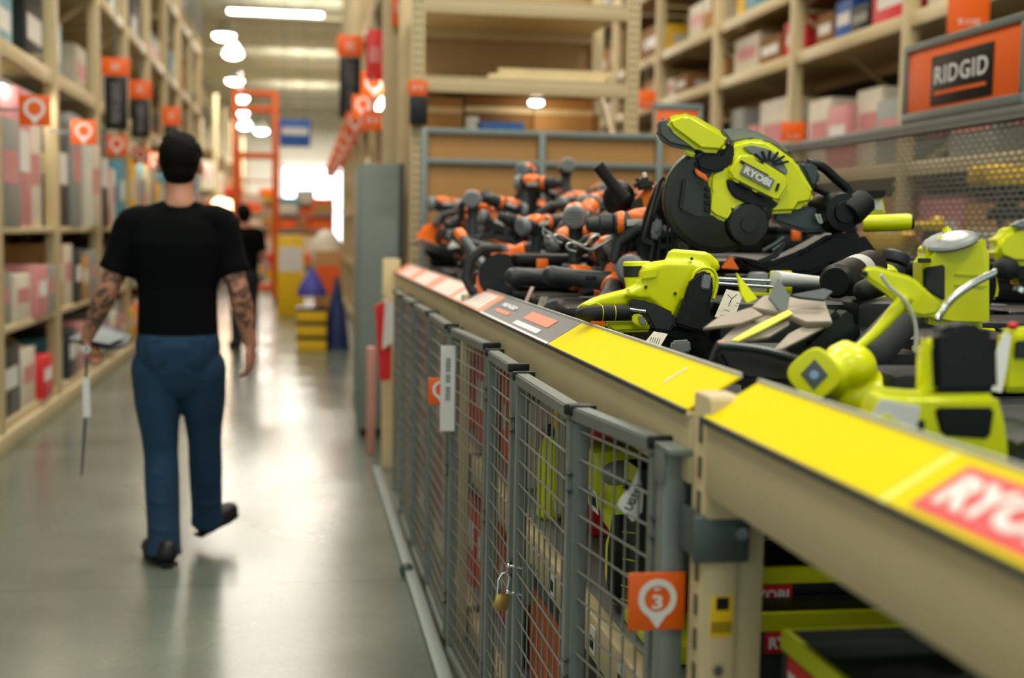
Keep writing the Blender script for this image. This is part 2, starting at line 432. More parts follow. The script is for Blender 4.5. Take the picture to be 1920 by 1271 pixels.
# ---- left side of the aisle
rl = random.Random(3)
LY = [4.6, 6.5, 8.35, 10.3, 12.4, 14.4, 16.5, 18.6, 20.7, 22.8, 24.9]
LEV = [.18, .78, 1.42, 2.42]
for i in range(1, len(LY) - 1):
    o = 'second third fourth fifth sixth seventh eighth ninth tenth'.split()[i-1] if i > 1 else 'nearest'
    if i > 1: o = WORDS[i-1]
    t = rack_bay('L', -1.86, -2.9, LY[i], LY[i+1], LEV[:3] + [2.6, 3.6, 4.7], 6.2, 'tall beige pallet rack, %s bay along the left of the aisle' % ('nearest' if i == 1 else o), last=(i == len(LY)-2), group='racks along the left of the aisle', w=.1)
    wh = ', %s shelf, ' + ('nearest' if i == 1 else o) + ' left bay'
    near = i < 7
    pal = ['pink and white', 'dark grey', 'white', 'grey', 'red'] if i < 3 else (['pink and white', 'white', 'dark grey', 'teal', 'grey', 'brown'] if i < 5 else ['white', 'orange', 'brown', 'yellow', 'grey', 'red', 'teal'])
    for z, hh, nm in ((.18, .5, 'bottom'), (.78, .56, 'middle'), (1.42, 1.02, 'top')):
        fill_shelf('+x', -2.55, -1.80, LY[i] + .1, LY[i+1] - .06, z, hh, nm + ' shelf, %s left rack bay' % ('nearest' if i == 1 else o), pal, rl, .3 if near else .5, .62 if near else .9, group='cartons on the left racks')
# kick strip along the left racks
tag(MB().bb((-1.9, 4.6, 0), (-1.80, 26, .12), .005).build('trim_1', BEIGE_D), None, None, None, 'structure')
# overhead storage and safety netting on the same racks
for i in range(1, len(LY) - 1):
    for z, hh, nm in ((2.6, .8, 'low'), (3.6, .9, 'upper')):
        fill_shelf('+x', -2.85, -2.0, LY[i] + .1, LY[i+1] - .1, z, hh, 'on the %s overhead shelf, %s left bay' % (nm, WORDS[i]), ['teal', 'blue', 'grey', 'dark grey', 'brown'] if i < 4 else ['grey', 'white', 'dark grey', 'brown', 'teal'], rl, .6, 1.1, .7, 'cartons on the left overhead racks')
    if i > 3:
        t = thing('safety_net', 'grey wire safety netting over the top of the %s left rack bay' % WORDS[i], 'net', (-1.78, LY[i], 4.8), 'safety nets on the left racks')
        m = MB(); z = 4.9
        while z < 6.1: m.cyl((-1.78, LY[i] + .02, z), (-1.78, LY[i+1] - .02, z), .004, seg=4); z += .12
        y = LY[i] + .02
        while y < LY[i+1]: m.cyl((-1.78, y, 4.8), (-1.78, y, 6.15), .004, seg=4); y += .12
        m.build('net', WIRE, t)
# strip lamps under the low overhead beam, tags on the posts
def tag_sign(p, s, label, group, num=None, facing=-1):
    """square orange sign with a white map pin, facing the camera end of the aisle"""
    p = Vector(p); t = thing('aisle_sign', label, 'sign', p, group)
    MB().bb(p + Vector((-s/2, -.003, -s/2)), p + Vector((s/2, .003, s/2)), .002).build('sign_board', ORSIGN, t)
    M = plane_m(p + Vector((0, -.0045, s*.06)), (1, 0, 0), (0, 0, 1))
    m = MB(); n = 26; r = s * .34; ri = s * .23; O = []; I = []
    for k in range(n):
        a = -PI/2 + 2*PI*k/n; rr = r
        if k == 0: rr = s * .52
        elif k in (1, n-1): rr = s * .40
        O.append(m.bm.verts.new(M @ Vector((math.cos(a)*rr, math.sin(a)*rr, 0)))); I.append(m.bm.verts.new(M @ Vector((math.cos(a)*ri, math.sin(a)*ri, 0))))
    for k in range(n): m.bm.faces.new([O[k], O[(k+1)%n], I[(k+1)%n], I[k]])
    r2 = bmesh.ops.extrude_face_region(m.bm, geom=m.bm.faces[:])
    for v in r2['geom']:
        if isinstance(v, bmesh.types.BMVert): v.co.y -= .001
    m.build('pin_symbol', WHITE, t)
    if num:
        m = MB(); text_mesh(num, s*.2, plane_m(p + Vector((0, -.005, s*.03)), (1, 0, 0), (0, 0, 1)), m, fat=s*.012); m.build('number', WHITE, t)
    return t
for k, (px, py, Y, s) in enumerate(((65, 207, 8.25, .185), (157, 248, 10.2, .185), (219, 272, 12.3, .185), (264, 291, 14.3, .185), (290, 300, 16.4, .185))):
    p = at(px, py, Y=Y)
    tag_sign(p, s, ['orange map-pin sign on the nearest bright left post', 'orange map-pin sign on the second left rack post', 'orange map-pin sign on the third left rack post',
      'orange map-pin sign on the fourth left rack post', 'orange map-pin sign behind the head of the man in black'][k], 'map-pin signs on the left racks')
    # bracket from the post
    c = MB().bb((-1.86, Y - .004, p.z - .01), (p.x - s/2 + .01, Y + .006, p.z + .01)) if p.x - s/2 > -1.8 else MB().bb((-1.86, Y + .004, p.z - .01), (p.x + .02, Y + .012, p.z + .01))
    tag(c.build('sign_bracket', MGREY), 'thin grey bracket behind the %s orange map-pin sign on the left' % WORDS[k], 'bracket', 'brackets of the left map-pin signs')
for k, (a, b, Y0, Y1) in enumerate((((133, 190), (185, 222), 8.9, 10.6), ((262, 268), (300, 288), 15.2, 18.5))):
    p0 = at(*a, Y=Y0); p1 = at(*b, Y=Y1); p0.x = p1.x = -1.95; p1.z = p0.z = 2.36
    t = thing('shelf_light', ['bright white strip light under the near left overhead beam', 'bright white strip light beside the head of the man'][k], 'light', (p0 + p1)/2, 'shelf strip lights')
    MB().bb((-1.99, Y0, 2.35), (-1.91, Y1, 2.385), .003).build('housing', LGREY, t)
    MB().cyl((-1.95, Y0 + .05, 2.33), (-1.95, Y1 - .05, 2.33), .022, seg=10).build('lamp_tube', GLOW, t)
def strokes(c, xd, yd, wid, h, n, name, mt, t, seed=1):
    """a line of worn, unreadable lettering: short upright and cross strokes"""
    r = random.Random(seed + n); m = MB(); M = plane_m(c, xd, yd); st = wid / n
    for k in range(n):
        x = -wid/2 + (k + .5) * st
        for q in (-.3, .3):
            if r.random() < .8: a = M @ Vector((x + q*st*.8, -h/2, 0)); b = M @ Vector((x + q*st*.8, h/2, 0)); m.bar(a, b, st*.18, .0015)
        for q in (-.42, 0, .42):
            if r.random() < .55: a = M @ Vector((x - st*.3, q*h, 0)); b = M @ Vector((x + st*.3, q*h, 0)); m.bar(a, b, h*.16 if abs(M[2][0]) < .5 else .0015, .0015 if abs(M[2][0]) < .5 else h*.16)
    return m.build(name, mt, t)
def banner(px, ytop, ymid, ybot, w, Y, label, word):
    p0 = at(px, ytop, Y=Y); p1 = at(px, ymid, Y=Y); p2 = at(px, ybot, Y=Y)
    t = thing('category_banner', label, 'banner', p2, 'hanging category banners')
    MB().bb((p0.x - w*.62, Y - .01, p1.z), (p0.x + w*.62, Y + .01, p0.z), .003).build('number_panel', ORSIGN, t)
    MB().bb((p0.x - w/2, Y - .008, p2.z), (p0.x + w/2, Y + .008, p1.z - .005), .003).build('name_panel', BLACKP, t)
    strokes((p0.x, Y - .0095, (p1.z + p2.z)/2), (0, 0, 1), (-1, 0, 0), (p1.z - p2.z)*.75, w*.4, 11, 'lettering', WHITE, t)
    strokes((p0.x, Y - .0115, (p0.z + p1.z)/2), (1, 0, 0), (0, 0, 1), w*.4, (p0.z - p1.z)*.4, 2, 'number', WHITE, t)
    m = MB(); m.cyl((p0.x, Y, p0.z), (p0.x, Y, 8.4), .006, seg=6); m.build('hanger', GREYST, t)
banner(217, 108, 142, 243, .19, 11.6, 'hanging black banner with orange top, left of the other two on the left', 'TOOL STORAGE')
banner(263, 150, 185, 258, .18, 13.7, 'hanging black banner with orange top, middle one over the left racks', 'HARDWARE')
banner(321, 200, 235, 300, .18, 16.8, 'small far black banner with orange top above the head of the man', 'FASTENERS')
banner(657, 66, 106, 222, .25, 15.5, 'hanging black banner with orange top over the right side of the aisle', 'POWER TOOLS')
# ---------------------------------------------------------------- end rack behind the tool corral (beams face the camera)
YE = 8.35
pl = at(781, 300, Y=YE).x; pr = at(1183, 200, Y=YE).x
t = thing('end_rack', 'beige pallet rack standing crosswise behind the tool bin, brown board at its back', 'storage rack', ((pl+pr)/2, YE + .5, 0))
for x in (pl, pr):
    for y in (YE, YE + 1.05):
        m = MB(); post(m, x, y, 0, 4.4, .085, .08, pun=(y == YE)); m.build('upright_post', [BEIGE, HOLE], t)
zb = at(990, 150, Y=YE).z; zt = at(990, 4, Y=YE).z
for z in (zb, zt, .3):
    for y in (YE - .02, YE + 1.05):
        m = MB(); m.bb((pl + .04, y - .025, z - .1), (pr - .04, y + .025, z), .004); m.bb((pl + .04, y - .03, z - .012), (pr - .04, y + .0, z), .003); m.build('beam', BEIGE, t)
    MB().bb((pl + .04, YE + .02, z - .03), (pr - .04, YE + 1.03, z - .005)).build('shelf_deck', PINE, t)
MB().bb((pl + .05, YE + 1.1, zb - .05), (pr + .02, YE + 1.12, 4.2)).build('back_board', mat('fibre_board', '#b5956a', .7, var=.1, scale=3), t)
MB().bb((pl + .05, YE + .98, 1.05), (pr + .02, YE + 1.0, zb - .12)).build('back_panel', CARDD, t)
for z in (.5, 1.7, 2.9):
    MB().bar((pr, YE, z), (pr, YE + 1.05, z + .9), .03, .03).build('brace', BEIGE, t)
# boards on the upper shelf
for k, (x0, x1, y0, dz, w_) in enumerate(((917, 1135, .1, 0, .18), (925, 1145, .34, .0, .2), (935, 1148, .18, .05, .16), (918, 1120, .5, .05, .15))):
    a = at(x0, 140, Y=YE + y0); b = at(x1, 140, Y=YE + y0)
    tag(MB().bb((a.x, YE + y0, zb + dz), (b.x, YE + y0 + w_, zb + dz + .045), .003).build('pine_board', PINE),
        ['lower front pine board in the stack on the beige cross shelf', 'lower middle pine board in the stack on the cross shelf', 'top front pine board of the stack on the cross shelf', 'top rear pine board of the stack on the cross shelf'][k], 'board', 'pine boards on the cross rack')
# low shelf things: cardboard boxes, blue case, small white can, puck lamp
zs = at(990, 246, Y=YE).z
t2 = thing('cross_shelf', 'plywood shelf behind the grey rail, under the beige cross beam', 'shelf', ((pl+pr)/2, YE + .5, zs - .04))
MB().bb((pl + .045, YE + .06, zs - .04), (pr - .045, YE + .95, zs), .003).build('shelf_board', PINE, t2)
for k, (x0, x1, ytop, col, nm) in enumerate(((795, 868, 182, CARD, 'left'), (872, 1000, 178, CARDD, 'middle'), (1002, 1112, 184, CARD, 'right'))):
    a = at(x0, ytop, Y=YE + .45); b = at(x1, ytop, Y=YE + .45)
    m = MB().bb((a.x, YE + .45, zs), (b.x, YE + .85, a.z), .004); m.mi = 1; m.bb((a.x, YE + .447, (zs + a.z)/2 + .02), (b.x, YE + .449, (zs + a.z)/2 + .06))
    tag(m.build('cardboard_box', [col, PINE]), '%s plain cardboard box on the plywood cross shelf' % nm, 'box', 'cardboard boxes on the cross shelf')
a = at(872, 226, Y=YE + .15); b = at(895, 226, Y=YE + .15); c = at(983, 226, Y=YE + .15)
tag(MB().bb((b.x + .02, YE + .15, zs), (c.x, YE + .4, a.z), .01).build('blue_case', BLUE), 'flat blue case lying on the plywood cross shelf', 'case')
tag(MB().cyl((b.x - .03, YE + .2, zs), (b.x - .03, YE + .2, a.z + .03), .045, .045, bev=.006).build('paint_can', LGREY), 'small pale can left of the flat blue case', 'can')
p = at(1005, 193, Y=YE + .2)
t = thing('puck_lamp', 'small glowing round lamp under the beige cross beam', 'light', p)
MB().cyl((p.x, p.y, zb - .12), (p.x, p.y, p.z + .02), .012).cyl((p.x, p.y, p.z + .012), (p.x, p.y, p.z + .03), .05).build('housing', LGREY, t)
MB().ell(p, (.05, .05, .022)).build('lens', GLOW, t)
# ---------------------------------------------------------------- grey cabinet side, tall posts and signs right of the aisle
a = at(677, 305, Y=8.9); b = at(755, 300, Y=8.9)
t = thing('grey_cabinet', 'tall plain grey metal cabinet at the far end of the tool corral', 'cabinet', ((a.x+b.x)/2, 9.2, 0))
m = MB().bb((a.x, 8.9, .05), (b.x, 9.7, a.z), .008); m.build('body', GREYCAB, t)
MB().bb((a.x - .012, 8.93, .1), (a.x + .002, 9.67, a.z - .05), .004).build('side_panel', GREYCAB, t)
MB().bb((b.x - .02, 8.87, .05), (b.x + .01, 8.9, a.z), .002).build('edge_trim', DGREY, t)
MB().bb((a.x + .01, 8.92, 0), (b.x - .01, 9.68, .05)).build('plinth', BLACKP, t)
RY = [9.85, 12.2, 14.5, 16.8, 19.1, 21.4, 23.7]
rr = random.Random(11)
XR = .82
for i in range(len(RY) - 1):
    t = rack_bay('R', XR, XR + 1.1, RY[i], RY[i+1], [.18, .95, 1.75, 2.75, 3.9], 5.9, 'tall beige rack on the right of the aisle beyond the grey cabinet, %s bay' % ('nearest' if i == 0 else WORDS[i]), last=(i == len(RY)-2), group='racks on the right of the aisle', braces=False, w=.1)
    for z, hh, nm in ((.18, .6, 'bottom'), (.95, .6, 'second'), (1.75, .6, 'third'), (2.75, .85, 'fourth'), (3.9, .8, 'top')):
        fill_shelf('-x', XR + .05, XR + .8, RY[i] + .1, RY[i+1] - .08, z, hh, '%s shelf, %s right aisle bay' % (nm, WORDS[i]), ['white', 'orange', 'yellow', 'brown', 'grey', 'red'] if z < 2.5 else ['red', 'grey', 'white', 'brown', 'tan'], rr, .45, 1.0, .9, 'cartons on the right aisle racks')
for k in range(9):
    Y = 10.6 + k * 1.75; px = 560 + (XR - .12) * 2400 / Y; p = Vector((XR - .10 - .12, Y, 2.62 - .015 * k))
    tag_sign(p, .21, ('%s orange map-pin sign in the receding row over the right racks' % (WORDS[k] if k else 'nearest')), 'map-pin signs on the right racks')
    tag(MB().bb((p.x + .09, Y + .003, p.z - .01), (XR - .05 + .02, Y + .011, p.z + .01)).build('sign_bracket', MGREY), '%s thin grey bracket in the row over the right racks' % (WORDS[k] if k else 'nearest'), 'bracket', 'brackets of the right map-pin signs')
for k, (px0, py0, px1, py1, Y0) in enumerate(((692, 205, 732, 168, 9.95),)):
    p0 = at(px0, py0, Y=12.6); p1 = at(px1, py1, Y=9.9); x = XR - .09
    t = thing('shelf_light', 'bright white strip light over the right racks', 'light', (x, 11, 2.5), 'shelf strip lights')
    z = at(712, 186, Y=11.3).z
    MB().bb((x - .03, 10.1, z + .02), (x + .03, 12.1, z + .06), .003).build('housing', LGREY, t)
    MB().cyl((x, 10.1, z), (x, 12.1, z), .025, seg=10).build('lamp_tube', GLOW, t)
# tall yellow-beige post and signs near x 700-765
p = at(745, 240, Y=9.3)
t = thing('tall_column', 'tall cream rack column rising behind the grey cabinet', 'column', (p.x + .0, 9.78, 0))
MB().bb((p.x - .075, 9.72, 0), (p.x + .075, 9.82, 6.2), .006).build('upright_post', BEIGE, t)
MB().bb((p.x - .14, 9.7, 0), (p.x + .14, 9.84, .02), .003).build('foot_plate', BEIGE_D, t)
for k, (x0, y0, x1, y1, mt_, lb, cat) in enumerate(((735, -20, 762, 50, ORSIGN, 'orange and white sign high on the tall cream column', 'sign'), (688, 55, 716, 150, RED, 'red hanging card left of the tall cream column', 'sign'),
        (765, 150, 800, 180, ORSIGN, 'small orange sign at the left end of the cross beam', 'sign'), (680, 206, 716, 245, ORSIGN, 'orange sign with white figure above the grey cabinet', 'sign'))):
    Y = [9.66, 9.9, 8.27, 8.95][k]; a = at(x0, y0, Y=Y); b = at(x1, y1, Y=Y)
    t = thing('shelf_sign', lb, cat, ((a.x+b.x)/2, Y, b.z))
    MB().bb((a.x, Y - .01, b.z), (b.x, Y + .01, a.z), .002).build('sign_board', mt_, t)
    strokes(((a.x+b.x)/2, Y - .012, (a.z+b.z)/2), (1, 0, 0), (0, 0, 1), (b.x-a.x)*.6, (a.z-b.z)*.3, 3, 'lettering', WHITE, t)
    if k in (1, 3): MB().cyl(((a.x+b.x)/2, Y, a.z), ((a.x+b.x)/2, Y, a.z + (1.2 if k == 1 else .25)), .005, seg=6).build('hanger', GREYST, t)
a = at(768, 182, Y=8.27); b = at(800, 235, Y=8.27)
tag(MB().bb((a.x, 8.22, b.z), (b.x, 8.28, a.z), .004).build('price_card', BLACKP), 'black product card under the small orange sign on the cross rack post', 'card')
# ---------------------------------------------------------------- far right shelving across the next aisle
SX = 4.5
SY = [5.2, 6.9, 9.1, 11.35, 13.6, 15.9, 18.2, 20.6]
rs = random.Random(21)
for i in range(len(SY) - 1):
    t = rack_bay('S', SX, SX + 1.1, SY[i], SY[i+1], [.2, 1.15, 2.02, 3.12, 3.72, 4.6], 6.4, 'tall beige rack across the far aisle, %s bay' % ('nearest' if i == 0 else WORDS[i]), last=(i == len(SY)-2), group='racks across the far aisle', w=.11)
    for z, hh, nm in ((.2, .8, 'bottom'), (1.15, .72, 'second'), (2.02, .8, 'third'), (3.12, .42, 'fourth'), (3.72, .7, 'fifth'), (4.6, .9, 'top')):
        if i == 0 and z > 3.5: continue
        pal = {.2: ['yellow', 'grey', 'dark grey', 'brown'], 1.15: ['grey', 'pink and white', 'white', 'yellow', 'brown'], 2.02: ['white', 'pink and white', 'grey', 'white'], 3.12: ['brown', 'white', 'red', 'tan', 'blue', 'black'], 3.72: ['white', 'brown', 'yellow', 'tan', 'teal'], 4.6: ['pink and white', 'grey', 'teal', 'white']}[z]
        fill_shelf('-x', SX + .06, SX + .8, SY[i] + .1, SY[i+1] - .1, z, hh, '%s shelf, %s bay across far aisle' % (nm, WORDS[i]), pal, rs, .28, .8, .88, 'cartons on the racks across the far aisle')
# coloured signs seen across the far aisle
for k, (x0, y0, x1, y1, Y, mt_, lb) in enumerate(((1195, 168, 1228, 205, 13, ORSIGN, 'small orange sign right of the cross rack post'), (1465, 228, 1508, 266, 9.6, ORSIGN, 'orange square sign just above the grey screen rail'),
      (1780, -30, 1852, 66, 7.2, ORSIGN, 'large orange panel with faint white lettering at the top right'), (1232, 205, 1305, 300, 8.1, ORSTEEL, 'large orange board with grey edge behind the tilted saw'))):
    a = at(x0, y0, Y=Y); b = at(x1, y1, Y=Y)
    t = thing('hanging_sign', lb, 'sign', ((a.x+b.x)/2, Y, b.z))
    MB().bb((a.x, Y - .01, b.z), (b.x, Y + .01, a.z), .002).build('sign_board', mt_, t)
    strokes(((a.x+b.x)/2, Y - .012, (a.z+b.z)/2 - (a.z-b.z)*.25), (1, 0, 0), (0, 0, 1), (b.x-a.x)*.55, (a.z-b.z)*.12, 4, 'lettering', WHITE, t)
    if k == 3:
        m = MB(); m.bb((a.x - .03, Y - .02, a.z), (b.x + .03, Y + .02, a.z + .04), .003); m.bb((b.x, Y - .02, b.z), (b.x + .03, Y + .02, a.z), .003); m.build('sign_frame', GREYST, t)
        MB().bb((b.x - .1, Y + .01, 1.2), (b.x - .05, Y + .04, b.z + .05)).build('sign_post', GREYST, t)
    else: MB().cyl(((a.x+b.x)/2, Y, a.z), ((a.x+b.x)/2, Y, a.z + .5), .006, seg=6).build('hanger', GREYST, t)
# ---------------------------------------------------------------- far end of the aisle
YL = 24.5
def pt(px, py, Y=YL): return at(px, py, Y=Y)
t = thing('rolling_ladder', 'tall orange rolling platform ladder in the aisle beyond the man', 'ladder', (pt(480, 500).x, YL, 0))
xl, xr = pt(441, 400).x, pt(516, 400).x; zt = pt(480, 172).z
for x in (xl, xr):
    for dy in (0, 1.3): MB().bb((x - .06, YL + dy - .05, .1), (x + .06, YL + dy + .05, zt if dy == 0 else zt - 1), .008).build('upright', ORSTEEL, t)
for z in (pt(480, 292).z, pt(480, 205).z, zt - .03, .3):
    MB().bb((xl, YL - .04, z - .06), (xr, YL + .04, z + .06), .006).build('crossbar', ORSTEEL, t)
for k in range(8):
    z = .35 + k * .28
    MB().bb((xl + .06, YL + .0 + k * .14, z), (xr - .06, YL + .2 + k * .14, z + .03), .004).build('step', ORSTEEL, t)
for x in (xl, xr):
    for dy in (0, 1.3): MB().cyl((x - .03, YL + dy, .06), (x + .03, YL + dy, .06), .06).build('wheel', RUBBER, t)
    MB().bar((x, YL, zt - .1), (x, YL + 1.3, zt - 1.1), .03, .03).build('handrail', ORSTEEL, t)
a, b = pt(524, 222, 27), pt(582, 276, 27)
t = thing('hanging_banner', 'blue banner with a white band hanging at the far end of the aisle', 'banner', ((a.x+b.x)/2, 27, b.z))
MB().bb((a.x, 26.98, b.z), (b.x, 27.02, a.z), .003).build('banner_cloth', BLUE, t)
MB().bb((a.x + .05, 26.965, (a.z+b.z)/2 - .04), (b.x - .05, 26.985, (a.z+b.z)/2 + .1)).build('white_band', WHITE, t)
MB().cyl((a.x + .1, 27, a.z), (a.x + .1, 27, 8.4), .008, seg=6).cyl((b.x - .1, 27, a.z), (b.x - .1, 27, 8.4), .008, seg=6).build('hanger', GREYST, t)
def floorbox(name, x0, x1, ytop, ybot, mt_, label, cat, prt=WHITE, depth=.6, Yd=None, z0=None):
    p = at((x0+x1)/2, ybot, Z=0); Y = Yd or p.y; a = at(x0, ytop, Y=Y); b = at(x1, ybot, Y=Y); z = 0 if z0 is None else z0
    m = MB().bb((a.x, Y, z), (b.x, Y + depth, a.z), .01); m.mi = 1
    h = a.z - z
    m.bb((a.x + .03, Y - .004, z + h*.55), (b.x - .03, Y + .002, z + h*.85))
    return tag(m.build(name, [mt_, prt]), label, cat)
floorbox('floor_display', 520, 570, 440, 592, YEL, 'tall yellow cardboard display beside the orange ladder', 'display', WHITE)
# yellow and black tote stack with a purple sack
p = at(584, 658, Z=0); Y = p.y
for k in range(3):
    a = at(556, 658, Y=Y); b = at(612, 658, Y=Y); z = k * .17
    t = thing('storage_tote', '%s yellow tote with black lid in the stack by the far end of the corral' % ['lowest', 'middle', 'topmost'][k], 'tote', ((a.x+b.x)/2, Y + .2, z), 'yellow totes stacked in the aisle')
    MB().box(((a.x+b.x)/2, Y + .2, z + .065), (b.x - a.x, .4, .13), bev=.012).build('bin', YEL, t)
    MB().box(((a.x+b.x)/2, Y + .2, z + .15), (b.x - a.x + .02, .42, .035), bev=.01).build('lid', BLACKP, t)
def cone_sack(px, ytop, ybot, w, Y, mt_, label, name='folded_umbrella'):
    a = at(px, ytop, Y=Y); b = at(px, ybot, Y=Y)
    return tag(MB().lathe((b.x, Y + .2, b.z), (0, 0, 1), [(0, 0), (0, w*.5), (.04, w*.52), ((a.z-b.z)*.5, w*.36), (a.z-b.z, .02), (a.z-b.z, 0)], 14).build(name, mt_), label, 'sack')
cone_sack(585, 505, 556, .34, Y - .0, mat('purple_cloth', '#4a4aa8', .6), 'purple pointed sack on top of the yellow totes', 'cloth_sack')
cone_sack(632, 520, 660, .3, Y + .1, NAVY, 'navy blue pointed sack standing right of the yellow totes', 'cloth_sack')
floorbox('carton_stack', 590, 640, 470, 650, CARD, 'brown cardboard bin behind the purple and navy sacks', 'box', ORSIGN, .5, Y + .75)
tag(MB().ell(at(612, 475, Y=Y + 1.0), (.2, .18, .3)).build('plastic_bag', CREAM), 'white plastic bag on top of the brown cardboard bin', 'bag')
# busy far displays: gondolas beyond the ladder
rf = random.Random(5)
for k in range(14):
    px = 385 + k * 17; Yf = 30 + (k % 4) * 3.2; a = at(px, 400, Y=Yf)
    hh = [1.2, 2.2, 1.7, 2.6][k % 4]
    c = ['orange', 'white', 'red', 'orange', 'brown', 'white', 'yellow', 'orange', 'white', 'teal', 'orange', 'grey', 'white', 'orange'][k]
    t = thing('end_display', '%s %s display unit far down the aisle, %s of the row from the left' % ('tall' if hh > 2 else 'low', c, ['first', 'second', 'third', 'fourth', 'fifth', 'sixth', 'seventh', 'eighth', 'ninth', 'tenth', 'eleventh', 'twelfth', 'thirteenth', 'last'][k]), 'display', (a.x, Yf, 0), 'display units at the far end')
    MB().box((a.x, Yf + .3, .06), (.62, .6, .12)).build('base', DGREY, t)
    MB().box((a.x, Yf + .5, hh/2 + .06), (.6, .05, hh - .1)).build('back_panel', PAL[c][0], t)
    for q in range(int(hh / .4)):
        MB().box((a.x, Yf + .27, .16 + q * .4), (.6, .5, .03)).build('shelf', LGREY, t)
        MB().box((a.x, Yf + .27, .32 + q * .4), (.5, .4, .24)).build('goods', PAL[rf.choice(['orange', 'white', 'brown', 'red', 'yellow', 'orange'])][0], t)
# racks on both sides far beyond the cross aisle
for s_, x0, x1 in (('left', -2.6, -3.8), ('right', 2.2, 3.4)):
    for i in range(5):
        y0 = 42 + i * 5
        t = rack_bay('F', x0, x1, y0, y0 + 5, [.2, 1.4, 2.6, 3.9], 5.6, 'far %s-hand beige rack beyond the cross aisle, %s bay' % (s_, WORDS[i]), last=(i == 4), group='far racks on the ' + s_, braces=False, w=.12)
        for z, hh, nm in ((.2, 1, 'bottom'), (1.4, 1, 'second'), (2.6, 1, 'third')):
            fill_shelf('+x' if s_ == 'left' else '-x', min(x0, x1) + .1, max(x0, x1) - .1, y0 + .2, y0 + 4.9, z, hh, '%s shelf, %s far %s bay' % (nm, WORDS[i], s_), ['orange', 'white', 'brown', 'orange', 'yellow'], rf, 1.5, 2.2, 1, 'cartons on the far %s racks' % s_)
for k, (x, y) in enumerate(((-1.6, 27.2), (-1.55, 29), (-1.5, 32.5))):  # added globe lamps standing in for the warm glow of lit shelving
    t = thing('glow_lamp', '%s added warm globe lamp behind the man at the end of the left racks' % ['nearest', 'middle', 'farthest'][k], 'lamp', (x, y, 0), 'added globe lamps at the end of the left racks')
    MB().cyl((x, y, 0), (x, y, .03), .15).build('base', DGREY, t); MB().cyl((x, y, .03), (x, y, 1.75), .015).build('pole', DGREY, t)
    MB().ell((x, y, 1.85), (.17, .17, .17)).build('globe', mat('warm_globe', '#ffc58a', .5, emit=9.), t)
# ---------------------------------------------------------------- the caged tool bin
XC = .5; ZB = 1.19; XB2 = 2.9
ZDK = 1.13
# bin deck and inner shelves, back rack posts
t = thing('tool_bin_rack', 'long beige steel rack holding the open tool bin above the cages', 'rack', (1.7, 4.4, 0))
PY = [at(1333, 900, X=.585).y, 4.45, 7.62]
PY0 = PY[0]
PYS = [-.75] + PY
for i, y in enumerate(PYS):
    for x in (.60, XB2 - .05):
        m = MB(); top = 1.225 if x < 1 else 1.16
        # post with a rolled front: face to the camera plus returning flanges
        m.bb((x - .035, y - .04, 0), (x + (.016 if i < 2 else -.004), y + .03, top), .006)
        if x < 1 and i == 1:
            m.mi = 1; z = .12
            while z < 1.2: m.box((x - .0355, y - .012, z), (.004, .012, .03)); z += .05
            m.mi = 0; m.bb((x + .016, y - .025, 0), (x + .06, y + .03, 1.15), .004)
        m.build('upright_post', [BEIGE, HOLE], t)
for i in range(len(PYS) - 1):
    y0, y1 = PYS[i] + .032, PYS[i+1] - .042
    for x in (.583, XB2 - .05):
        MB().bb((x - .022, y0, ZB - .105), (x + .03, y1, ZB), .006).bb((x - .026, y0, ZB - .006), (x + .01, y1, ZB + .002), .002).build('beam', BEIGE, t)
    MB().bb((.62, y0, ZDK - .025), (XB2 - .09, y1, ZDK)).build('bin_floor', DECK, t)
    for z in (.10, .66):
        if i == 0 and z > .3: zz = .72
        else: zz = z
        MB().bb((.60, y0, zz - .09), (.64, y1, zz), .005).build('beam', BEIGE, t)
        MB().bb((.64, y0, zz - .02), (1.6, y1, zz - .002)).build('shelf_deck', MGREY, t)
MB().bb((1.62, -.7, .02), (1.64, 7.6, ZDK - .03)).build('divider', DECK, t)
# beam connector plate on the near post
pz = at(1300, 735, Y=PY0).z
MB().bb((.60 - .037, PY0 - .052, ZB - .14), (.60 + .075, PY0 - .041, 1.222), .004).build('connector_plate', BEIGE, t)
# base rail on the floor
tag(MB().bb((XC - .06, 1.2, 0), (XC - .01, 7.6, .035), .006).build('floor_guard_rail', GREYCAB), 'low grey steel rail on the floor along the cages', 'rail')
p = at(762, 1068, Z=.03)
tag(MB().ell((p.x, p.y, .03), (.03, .03, .03)).cyl((p.x, p.y, 0), (p.x, p.y, .012), .02).build('door_stop', mat('dull_green_rubber', '#3d4a42', .4)), 'round dark rubber stop on the floor beside the cages', 'door stop')
# ---- sloping price panels on top of the front beam
def lip(y0, y1, mt_, name, label, cat='panel', deco=None, x0=.556, z0=1.192, x1=.64, z1=1.243):
    t = thing(name, label, cat, (x0, (y0+y1)/2, z0))
    d = Vector((x1-x0, 0, z1-z0)).normalized(); n = Vector((-d.z, 0, d.x))
    L = (Vector((x1, 0, z1)) - Vector((x0, 0, z0))).length
    M = plane_m(((x0+x1)/2, (y0+y1)/2, (z0+z1)/2), (0, -1, 0), d)
    MB().prism([(-(y1-y0)/2, -L/2), ((y1-y0)/2, -L/2), ((y1-y0)/2, L/2), (-(y1-y0)/2, L/2)], M, .004, .0008).build('panel_face', mt_, t)
    m = MB(); a, b = Vector((x0, y0, z0)), Vector((x0, y1, z0)); m.bar(a, b, .006, .008); m.build('lower_edge', DGREY, t)
    m = MB(); a, b = Vector((x1, y0, z1)) + n * .002, Vector((x1, y1, z1)) + n * .002; m.bar(a, b, .005, .008); m.build('upper_edge', LGREY, t)
    if deco: deco(t, M, L, n)
    return t
def U(M, u, v, h=.0035): return M @ Vector((u, v, h))
